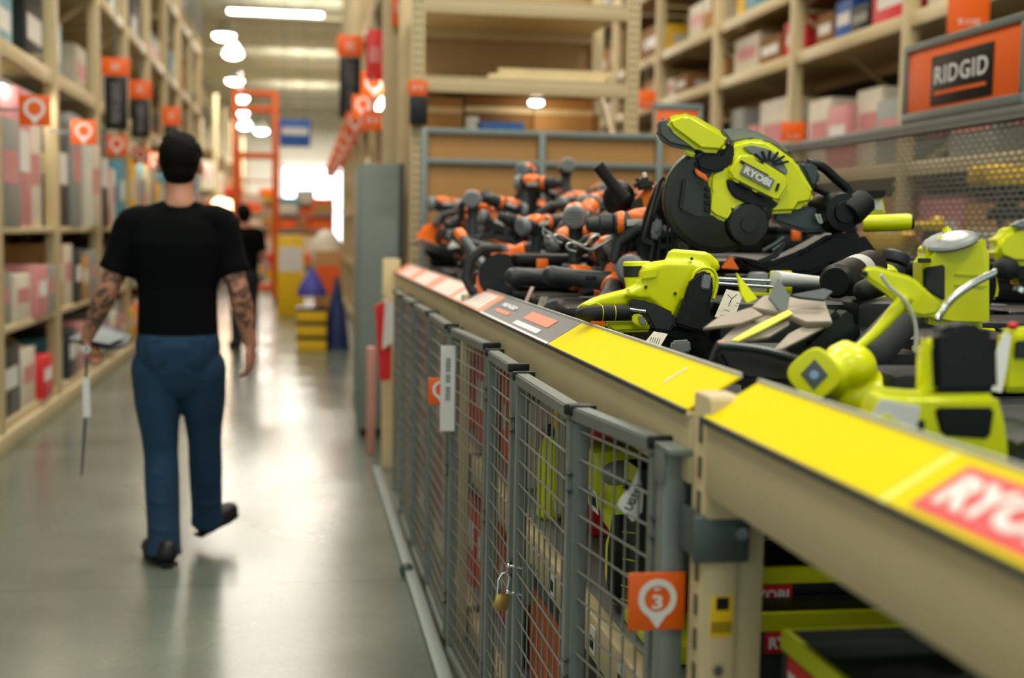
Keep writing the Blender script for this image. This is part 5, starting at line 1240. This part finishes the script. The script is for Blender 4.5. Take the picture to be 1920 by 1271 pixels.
t = thing('string_trimmer_head', 'black round tool with a curved white label right of the white tube', 'power tool', at(1600, 560, Y=2.6))
a, b = at(1566, 528, Y=2.62), at(1632, 500, Y=2.85)
MB().lathe(a, b - a, [(0, 0), (0, .03), (.01, .038), ((b-a).length, .04), ((b-a).length, 0)], 28).build('body', BLACKP, t)
MB().lathe(a.lerp(b, .45), b - a, [(0, .0385), (0, .0395), ((b-a).length*.2, .0408), ((b-a).length*.2, .039)], 28).build('curved_label', LGREY, t)
MB().limb([at(1620, 545, Y=2.45), at(1668, 528, Y=2.45)], [.022, .024]).build('black_handle', RUBBER, t)
# pronged blades
t = thing('cultivator_blades', 'tan steel pronged blades with a lime stripe in the middle of the bin', 'blade set', at(1450, 655, Y=2.2))
YP = 2.12
slab(MB(), [(1432, 553), (1480, 551), (1546, 561), (1561, 603), (1512, 604), (1475, 588), (1407, 576)], YP + .02, .0016, .012, .002).build('blade_plate', TANBLADE, t)
slab(MB(), [(1318, 615), (1345, 595), (1408, 575), (1432, 590), (1388, 606)], YP, .0014, .006, .001).build('prong', TANBLADE, t)
slab(MB(), [(1342, 647), (1364, 625), (1394, 600), (1432, 591), (1476, 587), (1481, 607), (1442, 631), (1378, 643)], YP - .02, .0014, .006, .001).build('prong', TANBLADE, t)
slab(MB(), [(1450, 655), (1479, 625), (1526, 600), (1557, 592), (1561, 605), (1512, 631), (1466, 654)], YP - .03, .0014, .006, .001).build('prong', TANBLADE, t)
slab(MB(), [(1369, 638), (1418, 609), (1479, 579), (1488, 587), (1423, 621), (1384, 639)], YP - .03, .0014, .004, .001).build('lime_stripe', LIME, t)
slab(MB(), [(1381, 510), (1403, 537), (1421, 560), (1401, 569), (1390, 552)], YP + .06, .0004, .006, .001).build('lime_fin', LIME, t)
slab(MB(), [(1460, 520), (1481, 555), (1476, 584), (1463, 584), (1441, 558)], YP + .05, .0004, .005, .001).build('grey_fin', MGREY, t)
slab(MB(), [(1480, 552), (1545, 540), (1562, 545), (1546, 562), (1500, 557)], YP + .05, .001, .006, .001).build('rear_fin', SL, t)
MB().ell(at(1352, 644, Y=YP - .03), (.008, .008, .006)).build('orange_tip', mat('pale_orange', '#e59a66', .4), t)
MB().trace([(1556, 590), (1580, 575), (1612, 600), (1620, 660), (1560, 690), (1470, 690), (1462, 656), (1512, 634)], YP + .05, .12, .015).build('deck_body', mat('deck_green_black', '#101b19', .3), t)
# chainsaw-like dark bar in front
t = thing('dark_bar_tool', 'long dark bar tool lying behind the yellow panel by the beige post', 'power tool', at(1420, 735, Y=1.98))
m = MB(); tube_px(m, [(1345, 648), (1400, 652), (1460, 664), (1508, 678)], 2.0, .007, 10); m.build('front_tube', mat('bar_green_black', '#1d2a28', .25), t)
slab(MB(), [(1344, 655), (1400, 660), (1506, 682), (1508, 720), (1400, 712), (1362, 690)], 2.02, .0003, .05, .006).build('bar_body', BLACKP, t)
m = MB(); tube_px(m, [(1345, 645), (1338, 660), (1330, 682), (1322, 692)], 1.98, .0035, 8); m.build('bar_hook', DGREY, t)
# spotlight / inflator
YI = 1.86; ki = s_at(YI)
t = thing('lime_inflator', 'lime tool with a rounded square face and grey diamond badge facing out', 'power tool', at(1600, 780, Y=YI))
fc = at(1527, 702, Y=YI); fd = Vector((-.42, -.9, .05)).normalized(); _, fu, fv = frame_from(fd)
Mf = Matrix((fu, fv, fd)).transposed().to_4x4(); Mf.translation = fc
def sq(r, n=32, e=.62): return [(r*math.copysign(abs(math.cos(2*PI*i/n))**e, math.cos(2*PI*i/n)), r*math.copysign(abs(math.sin(2*PI*i/n))**e, math.sin(2*PI*i/n))) for i in range(n)]
m = MB(); m.prism([(x*math.cos(.75)-y*math.sin(.75), x*math.sin(.75)+y*math.cos(.75)) for x, y in sq(.036)], Mf @ Matrix.Translation((0, 0, -.02)), .05, .009, 3)
m.build('face_bezel', LIME, t)
m = MB(); m.ell(at(1590, 690, Y=YI + .05), (.045, .05, .042)).ell(at(1625, 745, Y=YI + .05), (.062, .05, .045)).limb([at(1570, 668, Y=YI + .05), at(1585, 655, Y=YI + .07)], [.02, .016]).ell(at(1672, 720, Y=YI + .06), (.03, .035, .022)).limb([at(1545, 705, Y=YI + .03), at(1580, 705, Y=YI + .05)], [.032, .036])
m.build('housing', LIME, t, remesh=.004, smooth=4)
m = MB(); m.prism([(0, -.024), (.021, 0), (0, .024), (-.021, 0)], Mf @ Matrix.Translation((0, 0, .0055)), .002, .0006); m.build('grey_badge', mat('badge_grey', '#596068', .3), t)
m = MB(); m.prism([(math.cos(a)*.007, math.sin(a)*.007) for a in [i*PI/6 for i in range(12)]], Mf @ Matrix.Translation((0, 0, .007)), .0012); m.build('blue_spot', mat('pale_blue', '#8fb4de', .3), t)
# sander
YN = 1.52
t = thing('palm_sander', 'big lime sander with a rounded black top grip beside the near yellow panel', 'power tool', at(1800, 890, Y=YN))
MB().trace([(1748, 645), (1758, 620), (1795, 607), (1845, 610), (1870, 632), (1873, 738), (1753, 740)], YN, .085, .02, 4).build('top_grip', RUBBER, t)
MB().trace([(1730, 650), (1742, 628), (1758, 640), (1760, 742), (1728, 748)], YN + .01, .05, .008, 3).build('left_rib', LIME, t)
MB().trace([(1735, 740), (1872, 738), (1880, 770), (1890, 815), (1894, 895), (1800, 880), (1690, 845), (1618, 815), (1622, 790), (1648, 732), (1700, 738)], YN - .005, .10, .014, 3).build('body', LIME, t)
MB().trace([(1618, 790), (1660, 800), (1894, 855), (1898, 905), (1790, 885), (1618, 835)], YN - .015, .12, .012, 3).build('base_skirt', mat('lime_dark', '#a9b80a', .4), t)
MB().trace([(1752, 764), (1866, 764), (1857, 824), (1766, 818)], YN - .010, .02, .004).build('dust_window', mat('window_dark', '#0c1512', .2), t)
MB().trace([(1651, 747), (1726, 762), (1718, 808), (1700, 800), (1632, 786)], YN - .0085, .006, .001).build('white_label', WHITE, t)
MB().trace([(1640, 783), (1665, 776), (1700, 800), (1716, 812), (1634, 798)], YN - .0105, .004, .0005).build('lime_swoosh', LIME, t)
MB().trace([(1722, 788), (1736, 788), (1734, 808), (1722, 806)], YN - .0095, .01, .002).build('switch', DGREY, t)
# lime canister with window
YK = 2.2
t = thing('lime_canister', 'tall lime canister with a black side window and highlight painted on its top lens', 'container', at(1790, 620, Y=YK))
MB().trace([(1730, 478), (1752, 450), (1780, 436), (1846, 436), (1858, 462), (1858, 618), (1785, 616), (1730, 606)], YK, .13, .02, 4).build('container_body', LIME, t)
MB().trace([(1733, 502), (1772, 496), (1772, 564), (1733, 542)], YK - .006, .02, .003).build('side_window', mat('window_dark', '#0c1512', .2), t)
lcn = at(1782, 452, Y=YK + .02)
MB().ell(lcn, (.052, .05, .012), (12, -18, 0)).build('top_lens', MGREY, t)
MB().ell(lcn + Vector((.002, -.008, .008)), (.028, .026, .009), (12, -18, 0)).build('lens_highlight', mat('lens_highlight_white', '#f4f6f6', .1, coat=1), t)  # painted highlight: a white blob laid over the grey top lens
MB().trace([(1770, 440), (1773, 424), (1783, 424), (1786, 440)], YK + .03, .03, .004).build('lug', LIME, t)
MB().trace([(1722, 484), (1746, 484), (1746, 493), (1722, 493)], YK - .004, .01, .001).build('dark_badge', DGREY, t)
m = MB()
for y in (515, 535): m.bar(at(1790, y, Y=YK - .001), at(1850, y + 3, Y=YK - .001), .002, .004)
m.build('seam_lines', LIMED, t)
# sheath with arm and white cable
YG = 1.98
t = thing('lime_lopper', 'lime forked tool with a hanging arm and a white cable left of the canister', 'garden tool', at(1690, 600, Y=YG))
MB().trace([(1616, 511), (1624, 499), (1640, 498), (1714, 520), (1768, 572), (1758, 592), (1730, 596), (1700, 590), (1671, 556), (1625, 524)], YG, .035, .01, 3).build('head', LIME, t)
m = MB(); m.cyl(at(1622, 514, Y=YG - .004), at(1622, 514, Y=YG + .02), .005); m.build('pivot_hole', BLACKP, t)
tube_px(MB(), [(1700, 556), (1672, 590), (1640, 625), (1605, 655)], YG - .01, [.013, .011, .009, .007], 12).build('arm', LIME, t)
tube_px(MB(), [(1608, 652), (1594, 664)], YG - .012, .009, 10).build('arm_tip', LGREY, t)
tube_px(MB(), [(1652, 515), (1668, 538), (1695, 562), (1712, 592), (1718, 625), (1716, 660)], YG - .025, .0035, 8).build('white_cable', LGREY, t)
# black rolls behind
t = thing('black_roll', 'thick dark grey roll under the arm of the lime forked tool', 'tool part', at(1660, 680, Y=2.15))
MB().limb([at(1632, 665, Y=2.12), at(1700, 590, Y=2.2)], [.035, .034]).build('roll_body', mat('soft_dark', '#33363a', .7), t)
# gooseneck hose and right edge tool
t = thing('gooseneck_light', 'lime tool at the right edge with a chrome gooseneck hose', 'power tool', at(1890, 560, Y=1.95))
m = MB(); P = [at(*q, Y=1.93) for q in ((1757, 600), (1775, 572), (1800, 548), (1835, 526), (1872, 508))]; n = 44; Q = []; rr = []
for i in range(n + 1):
    f = i / n * (len(P) - 1); j = min(int(f), len(P) - 2); u = f - j; p0, p1, p2, p3 = P[max(j-1,0)], P[j], P[j+1], P[min(j+2, len(P)-1)]
    Q.append(.5*((2*p1)+(p2-p0)*u+(2*p0-5*p1+4*p2-p3)*u*u+(3*p1-p0-3*p2+p3)*u**3)); rr.append(.0066 if i % 2 else .0056)
m.tube(Q, rr, 14); m.build('chrome_hose', CHROME, t)
MB().ell(at(1887, 504, Y=1.93), (.02, .022, .02)).build('hose_collar', RUBBER, t)
MB().trace([(1864, 462), (1878, 436), (1910, 420), (1960, 418), (1970, 500), (1900, 498), (1872, 486)], 1.93, .09, .018, 3).build('housing', LIME, t)
MB().trace([(1895, 496), (1965, 498), (1965, 540), (1902, 532)], 1.935, .08, .01).build('black_lower', BLACKP, t)
MB().trace([(1898, 424), (1925, 410), (1960, 412), (1960, 430), (1910, 432)], 1.925, .06, .006).build('grey_cap', MGREY, t)
MB().cyl(at(1910, 548, Y=1.9), at(1914, 540, Y=1.9), .010).build('chrome_nut', CHROME, t)
t = thing('lime_charger', 'lime box with a small red dot at the right edge above the sander', 'charger', at(1915, 740, Y=1.7))
MB().trace([(1888, 622), (1950, 614), (1955, 736), (1880, 736)], 1.72, .08, .008).build('charger_body', LIME, t)
MB().trace([(1905, 640), (1950, 636), (1950, 672), (1903, 672)], 1.713, .01, .002).build('dark_window', DGREY, t)
MB().ell(at(1899, 611, Y=1.72), (.008, .008, .006)).build('red_button', RED, t)
t = thing('crumpled_label', 'white torn label sticking up between sander and lime box', 'label', at(1868, 735, Y=1.66))
slab(MB(), [(1858, 688), (1876, 640), (1886, 620), (1896, 630), (1888, 690), (1878, 736), (1860, 732), (1866, 705)], 1.66, .0002, .002, 0).build('paper_sheet', WHITE, t)
# dark cases and filler bodies close to the lip, near zone
for i, (px, py, Y, w_, d_, h_, nm, lb, mt_) in enumerate((
    (1905, 800, 1.62, .12, .2, .1, 'dark_tool_box', 'dark box in the shade at the right edge below the lime charger', DARKP),
    (1730, 690, 1.9, .16, .12, .1, 'black_tool_bag', 'black bag between the sander and the lime inflator', RUBBER),
    (1560, 650, 2.3, .3, .2, .1, 'black_tool_bag', 'black bag behind the dark bar tool', BLACKP),
    (1330, 600, 3.05, .35, .2, .1, 'black_tool_bag', 'black bag behind the lime compact tool', BLACKP),
    (1500, 560, 2.9, .5, .3, .1, 'black_tool_bag', 'wide black bag below the mitre saw', DARKP),
    (1660, 560, 2.8, .25, .25, .16, 'black_tool_bag', 'black bag right of the saw base', BLACKP),
    (1270, 560, 3.4, .3, .2, .12, 'black_tool_bag', 'black bag below the ribbed guard', BLACKP))):
    p = at(px, py, Y=Y); zt_ = p.z; zb_ = ZDK + .002
    t = thing(nm, lb, 'bag' if 'bag' in nm else 'box', (p.x, Y, zb_), None)
    MB().bb((p.x - w_/2, Y - d_/2, zb_), (p.x + w_/2, Y + d_/2, max(zt_, zb_ + .06)), .02).build('body', mt_, t)
    MB().tube([(p.x - .05, Y - d_/2, zb_ + .05), (p.x - .05, Y - d_/2 - .025, zb_ + .06), (p.x + .05, Y - d_/2 - .025, zb_ + .06), (p.x + .05, Y - d_/2, zb_ + .05)], .006).build('strap', DGREY, t)
p = at(1015, 572, Y=3.75)
card('price_card', [(1014, 556), (1028, 556), (1018, 586), (1004, 582)], 3.7, CREAM, 'small cream card sticking up among the tools above the dark panel', 'card', [((1016, 566), (1020, 567), .002)])
tag(MB().lathe(at(1042, 592, Y=3.7), (-.2, -1, .4), [(0, 0), (0, .05), (.012, .05), (.02, .04), (.02, 0)], 28).build('grinding_disc', DGREY), 'round dark grey disc standing among the tools above the dark panel', 'disc')
tag(MB().bar(at(985, 570, Y=3.9), at(1003, 528, Y=4.1), .012, .008, .002).build('flat_steel_bar', mat('pinkish_steel', '#a9938c', .4, metal=.5)), 'flat steel bar poking up beside the leaning circular saw', 'bar')
# ---------------------------------------------------------------- people
def skin_mat(name, tattoo):
    m = mat(name, '#c98d72', .5, var=.08, scale=8); nt = m.node_tree; b = nt.nodes['Principled BSDF']
    b.inputs['Subsurface Weight'].default_value = .08
    if tattoo:
        tc = nt.nodes.new('ShaderNodeTexCoord'); n = nt.nodes.new('ShaderNodeTexNoise'); n.inputs['Scale'].default_value = 20; n.inputs['Detail'].default_value = 4; n.inputs['Distortion'].default_value = 1.6
        nt.links.new(tc.outputs['Object'], n.inputs['Vector'])
        cr = nt.nodes.new('ShaderNodeValToRGB'); cr.color_ramp.elements[0].position = .46; cr.color_ramp.elements[0].color = (0, 0, 0, 1); cr.color_ramp.elements[1].position = .54; nt.links.new(n.outputs['Fac'], cr.inputs['Fac'])
        # tattooed band only on the arms: between wrist and sleeve, away from the neck
        sp = nt.nodes.new('ShaderNodeSeparateXYZ'); nt.links.new(tc.outputs['Object'], sp.inputs[0])
        lt = nt.nodes.new('ShaderNodeMapRange'); lt.inputs['From Min'].default_value = 1.34; lt.inputs['From Max'].default_value = 1.26; nt.links.new(sp.outputs['Z'], lt.inputs['Value'])
        gt = nt.nodes.new('ShaderNodeMapRange'); gt.inputs['From Min'].default_value = .98; gt.inputs['From Max'].default_value = 1.02; nt.links.new(sp.outputs['Z'], gt.inputs['Value'])
        mu = nt.nodes.new('ShaderNodeMath'); mu.operation = 'MULTIPLY'; nt.links.new(lt.outputs[0], mu.inputs[0]); nt.links.new(gt.outputs[0], mu.inputs[1])
        m2 = nt.nodes.new('ShaderNodeMath'); m2.operation = 'MULTIPLY'; nt.links.new(mu.outputs[0], m2.inputs[0]); nt.links.new(cr.outputs[0], m2.inputs[1])
        m3 = nt.nodes.new('ShaderNodeMath'); m3.operation = 'MULTIPLY'; m3.inputs[1].default_value = .78; nt.links.new(m2.outputs[0], m3.inputs[0])
        mx_ = nt.nodes.new('ShaderNodeMix'); mx_.data_type = 'RGBA'; mx_.inputs[7].default_value = lin('#3d3733')
        old = b.inputs['Base Color'].links[0].from_socket; nt.links.new(old, mx_.inputs[6]); nt.links.new(m3.outputs[0], mx_.inputs[0]); nt.links.new(mx_.outputs[2], b.inputs['Base Color'])
    return m
def denim():
    m = mat('blue_denim', '#0f3552', .85, var=.3, scale=5, bump=.3); return m
def hand(mb, wrist, d, palm_n, curl, side, s=1.):
    """palm, four unequal bent fingers and a thumb; d = pointing direction, palm_n = palm normal, side = +1/-1 thumb side"""
    W = Vector(wrist); d = Vector(d).normalized(); n = Vector(palm_n); n = (n - d*n.dot(d)).normalized(); u = n.cross(d).normalized() * side
    L = .085 * s
    for f in (-.027, -.009, .009, .027): mb.limb([W + d*.005 + u*f*.6*s, W + d*L*.5 + u*f*.95*s, W + d*L + u*f*s], [.015*s, .0145*s, .0115*s], 10, 2)
    for k, (f, ln) in enumerate(((.029, .068), (.010, .078), (-.010, .072), (-.028, .056))):
        p = W + d*L + u*f*s; a = curl[0]; P = [p]; 
        for q in range(3):
            dd = (d*math.cos(a) + n*math.sin(a)).normalized(); p = p + dd*ln*s*(.44, .32, .26)[q]; P.append(p); a += curl[1]
        mb.limb(P, [.0095*s, .009*s, .0082*s, .007*s], 8, 2)
    t0 = W + d*.022*s + u*.03*s; t1 = t0 + (u*.7 + d*.7 + n*.25).normalized()*.04*s; t2 = t1 + (u*.15 + d*.85 + n*.5).normalized()*.032*s; t3 = t2 + (d*.8 + n*.6 - u*.1).normalized()*.026*s
    mb.limb([t0 - u*.012*s, t1, t2, t3], [.014*s, .0115*s, .010*s, .008*s], 8, 2)
def person(name, label, X, Y, H, J, mats, pants_col, voxel=.011, heading=0., hold=None):
    """J: joints in metres relative to the standing point, x right, y forward, z up (figure faces +y)"""
    base = Vector((X, Y, 0)); Rz = Matrix.Rotation(heading, 3, 'Z')
    def W(v): return base + Rz @ Vector(v)
    j = {k: W(v) for k, v in J.items() if not k.startswith('hand')}
    t = thing(name, label, 'person', base)
    skin, shirt, pants, hairm, shoem = mats
    # body
    m = MB(); hc = j['head']; up = Vector((0, 0, 1)); fw = Rz @ Vector((0, 1, 0)); rt_ = Rz @ Vector((1, 0, 0))
    m.ell(hc, (.077, .093, .112), (0, 0, math.degrees(heading)), 24, 16)
    m.ell(hc + fw*.03 - up*.055, (.058, .062, .06), (0, 0, math.degrees(heading)))           # jaw
    m.limb([hc + fw*.088 + up*.01, hc + fw*.112 - up*.025], [.010, .015])                        # nose
    m.ell(hc + fw*.094 - up*.062, (.022, .010, .007)).ell(hc + fw*.094 - up*.070, (.019, .010, .007)) # lips
    m.ell(hc + fw*.086 + up*.028, (.045, .014, .009))                                                # brow
    for s_ in (-1, 1):
        m.ell(hc + rt_*s_*.088 - fw*.002 - up*.018, (.011, .020, .033), (8, 0, math.degrees(heading)))
        m.ell(hc + rt_*s_*.081 + fw*.002 - up*.03, (.008, .010, .010))
    m.limb([j['neck'], j['neck'] + (hc - j['neck'])*.35, hc - up*.05 - fw*.012], [.068, .058, .060])
    ctr = (j['sh_l'] + j['sh_r'])/2
    m.loft([(j['pelvis'] - up*.06, rt_*.15, fw*.10), (j['pelvis'] + up*.04, rt_*.155, fw*.10), (j['pelvis'].lerp(ctr, .35), rt_*.14, fw*.092), (j['pelvis'].lerp(ctr, .75), rt_*.17, fw*.11), (ctr - up*.02, rt_*.16, fw*.09), (ctr + up*.05, rt_*.07, fw*.06)])
    for s_ in ('l', 'r'):
        sh, el, wr = j['sh_'+s_], j['el_'+s_], j['wr_'+s_]
        m.limb([ctr.lerp(sh, .7), sh, sh.lerp(el, .45), el, el.lerp(wr, .3), el.lerp(wr, .7), wr], [.06, .062, .056, .044, .048, .036, .029], 16)
        hp, kn, an = j['hip_'+s_], j['kn_'+s_], j['an_'+s_]
        m.limb([hp, hp.lerp(kn, .5), kn, kn.lerp(an, .35), an], [.085, .07, .053, .05, .038], 16, 3)
        m.limb([an, j['toe_'+s_]], [.036, .028])
    for s_ in ('l', 'r'):
        h = J.get('hand_'+s_); d, n, curl, sd = h
        hand(m, j['wr_'+s_], Rz @ Vector(d), Rz @ Vector(n), curl, sd, 1.04)
    m.build('body', skin, t, remesh=min(voxel, .0065), smooth=2)
    # eyes
    for s_ in (-1, 1): MB().ell(hc + rt_*s_*.031 + fw*.084 + up*.008, (.012, .010, .008)).build('eye', WHITE, t)
    # t-shirt
    m = MB()
    m.loft([(j['pelvis'] - up*.115, rt_*.172, fw*.134), (j['pelvis'] + up*.06, rt_*.165, fw*.122), (j['pelvis'].lerp(ctr, .38), rt_*.165, fw*.115), (j['pelvis'].lerp(ctr, .62), rt_*.19, fw*.128), (j['pelvis'].lerp(ctr, .82), rt_*.212, fw*.13), (ctr - up*.0, rt_*.19, fw*.108), (ctr + up*.045, rt_*.13, fw*.085), (ctr + up*.075, rt_*.078, fw*.068)], 32)
    for s_ in ('l', 'r'):
        sh, el = j['sh_'+s_], j['el_'+s_]; e = sh.lerp(el, .62)
        m.limb([ctr.lerp(sh, .55) + up*.0, sh, sh.lerp(el, .35), e], [.078, .08, .075, .068], 20)
        m.limb([j['neck'] - up*.02, ctr.lerp(sh, .6) + up*.03, sh], [.06, .055, .07])
        dd = (el - sh).normalized(); m.cyl(e - dd*.03, e + dd*.045, .070, .073, 24)
    m.build('t_shirt', shirt, t, remesh=voxel*.7, smooth=3)
    # trousers
    m = MB(); m.loft([(j['pelvis'] - up*.30, rt_*.09, fw*.06), (j['pelvis'] - up*.26, rt_*.14, fw*.095), (j['pelvis'] - up*.19, rt_*.165, fw*.12), (j['pelvis'] - up*.08, rt_*.178, fw*.138), (j['pelvis'] + up*.02, rt_*.160, fw*.118)], 32)
    m.ell(j['pelvis'] - up*.1 - fw*.045 - rt_*.07, (.088, .085, .13)).ell(j['pelvis'] - up*.1 - fw*.045 + rt_*.07, (.088, .085, .13))
    for s_ in ('l', 'r'):
        hp, kn, an = j['hip_'+s_], j['kn_'+s_], j['an_'+s_]; he = an + (kn-an).normalized()*.0
        m.limb([hp, hp.lerp(kn, .4), hp.lerp(kn, .75), kn, kn.lerp(an, .35), kn.lerp(an, .75), he], [.105, .098, .08, .073, .074, .070, .070], 20)
        dd = (an-kn).normalized(); m.cyl(he - dd*.03, he + dd*.055, .068, .074, 24)
        for q in (.2, .5, .8): c = kn.lerp(an, q); m.ell(c - fw*.03, (.06, .05, .016), (18*q, 8, 0))
    m.build('jeans', pants, t, remesh=voxel*.8, smooth=3)
    # pocket seams
    m = MB()
    for s_ in (-1, 1):
        c = j['pelvis'] - up*.10 - fw*.128 + rt_*s_*.078
        for a, b in (((-.045, .045), (.045, .05)), ((-.045, .045), (-.04, -.04)), ((.045, .05), (.04, -.04)), ((-.04, -.04), (0, -.06)), ((.04, -.04), (0, -.06))):
            m.cyl(c + rt_*a[0] + up*a[1], c + rt_*b[0] + up*b[1], .002, seg=5)
    m.build('pocket_seams', mat('denim_seam', '#0d2b40', .8), t)
    # hair
    m = MB(); m.ell(hc + up*.022 - fw*.012, (.088, .104, .106), (0, 0, math.degrees(heading)), 24, 16).ell(hc - fw*.035 - up*.035, (.070, .072, .07), (0, 0, math.degrees(heading)))
    rr_ = random.Random(2)
    for k in range(60):
        a = rr_.uniform(0, 2*PI); e = rr_.uniform(.1, 1.4); p = hc + up*.022 + Vector((math.cos(a)*math.cos(e)*.086, math.sin(a)*math.cos(e)*.1, math.sin(e)*.104)); m.ell(p, (.015, .015, .012), seg=8, rn=6)
    m.build('hair', hairm, t, remesh=.006, smooth=1)
    for s_ in ('l', 'r'):
        an, to, he = j['an_'+s_], j['toe_'+s_], j['heel_'+s_]; u = (to - he); 
        m = MB(); m.limb([he + up*.012, he.lerp(to, .35) + up*.012, he.lerp(to, .7), to], [.046, .046, .052, .042], 14); m.limb([he + up*.03, an - up*.0], [.040, .046]); m.limb([an, he.lerp(to, .55) + up*.01], [.042, .036])
        so = MB(); dirv = u.normalized(); 
        q = m.build('shoe', shoem, t, remesh=.007, smooth=2)
        L = u.length
        so.prism([(-.045, -.034), (L*.4, -.036), (L*.8, -.046), (L + .03, -.026), (L + .036, .0), (L + .03, .026), (L*.8, .046), (L*.4, .036), (-.045, .034)], plane_m(he - (up - dirv*dirv.z).normalized()*.034, dirv, up.cross(dirv)), .014, .004)
        so.build('sole', RUBBER, q)
    return t
SKIN = skin_mat('skin_tattooed', True); TEE = mat('black_cotton', '#030607', .9, var=.2, scale=3, spec=.12); HAIR = mat('dark_hair', '#070504', .7, bump=.6, scale=20, spec=.12)
SHOE = mat('black_shoe', '#0e1012', .5)
px0 = 335; YM = 5.62
def mp(px, py, dy=0.):
    p = at(px, py, Y=YM + dy); return (p.x - XM, dy, p.z)
XM = at(335, 800, Y=YM).x
def fl(px, py): p = at(px, py, Z=.045); return (p.x - XM, p.y - YM, .045)
J = dict(head=mp(337, 305, .03), neck=mp(337, 385), sh_l=mp(252, 422), sh_r=mp(412, 420), pelvis=mp(334, 612),
    el_l=mp(206, 535, -.02), wr_l=mp(163, 632, .14), el_r=mp(446, 540, -.03), wr_r=mp(470, 645, .06),
    hip_l=mp(292, 690), hip_r=mp(378, 690), kn_l=mp(302, 850, .02), kn_r=mp(384, 830, .13))
J['an_l'] = mp(308, 1018, -.05); J['heel_l'] = (J['an_l'][0] + .02, J['an_l'][1] - .06, .05); J['toe_l'] = (J['an_l'][0] - .07, J['an_l'][1] + .12, .048)
pa = at(388, 962, Y=YM + .28); J['an_r'] = (pa.x - XM, .28, pa.z)
ph = at(381, 984, Y=YM + .28); pt_ = at(430, 957, Y=YM + .36); J['heel_r'] = (ph.x - XM, .28, max(.055, ph.z)); J['toe_r'] = (pt_.x - XM, .36, pt_.z)
J['hand_l'] = ((.0, .35, -.85), (.95, .1, .1), (.7, .85), 1)
J['hand_r'] = ((-.03, .12, -1), (-.9, .3, 0), (.25, .38), -1)
man = person('person', 'man in black t-shirt and blue jeans walking away down the aisle, tattooed arms', XM, YM, 1.84, J, (SKIN, TEE, denim(), HAIR, SHOE), None)
# things he carries
wl = Vector((XM, YM, 0)) + Vector(J['wr_l'])
t = thing('grey_folder', 'flat grey folder held level in the left hand of the man in black', 'folder', at(190, 640, Y=YM + .15))
slab(MB(), [(128, 634), (165, 614), (196, 610), (247, 629), (236, 646), (205, 653), (160, 644)], YM + .14, .010, .012, .002).build('folder_cover', mat('folder_grey', '#59656a', .6), t)
slab(MB(), [(140, 634), (168, 620), (196, 616), (236, 631), (205, 645)], YM + .135, .010, .004, .001).build('paper_edge', mat('paper_grey', '#7d888c', .6), t)
t = thing('hanging_tag_strap', 'long white-tagged dark strap hanging from the left hand of the man', 'strap', at(153, 895, Y=YM + .14))
tube_px(MB(), [(163, 662), (162, 690), (161, 720), (160, 782), (157, 830), (153, 893)], YM + .14, [.006, .005, .006, .007, .006, .004], 8).build('dark_cord', SL, t)
MB().trace([(154, 708), (168, 708), (170, 782), (156, 784)], YM + .125, .012, .003).build('white_tag', WHITE, t)
MB().lathe(at(163, 655, Y=YM + .12), (0, -1, 0), [(0, .008), (0, .016), (.006, .016), (.006, .008), (0, .008)], 20).build('steel_ring', CHROME, t)
# distant shopper
Yd = 15.5; Xd = at(458, 500, Y=Yd).x
z0 = 1.36 / 1.45
J2 = dict(head=(0, .03, 1.58), neck=(0, 0, 1.42), sh_l=(-.17, 0, 1.36), sh_r=(.17, 0, 1.36), pelvis=(0, 0, .96), el_l=(-.22, -.03, 1.10), wr_l=(-.2, .16, .98), el_r=(.22, -.02, 1.1), wr_r=(.16, .2, 1.02),
    hip_l=(-.08, 0, .88), hip_r=(.08, 0, .88), kn_l=(-.09, .03, .48), kn_r=(.09, .0, .48), an_l=(-.09, .0, .1), an_r=(.09, -.02, .1), heel_l=(-.09, -.05, .045), heel_r=(.09, -.07, .045), toe_l=(-.11, .13, .045), toe_r=(.11, .11, .045),
    hand_l=((.2, .8, -.2), (.5, 0, -.6), (.4, .5), 1), hand_r=((-.3, .8, -.1), (-.5, 0, -.6), (.4, .5), -1))
person('person', 'distant dark-haired shopper in dark clothes partly hidden behind the man in black', Xd, Yd, 1.7, J2, (skin_mat('skin_plain', False), TEE, mat('dark_trousers', '#1b1f26', .8), HAIR, SHOE), None, voxel=.014, heading=.4)
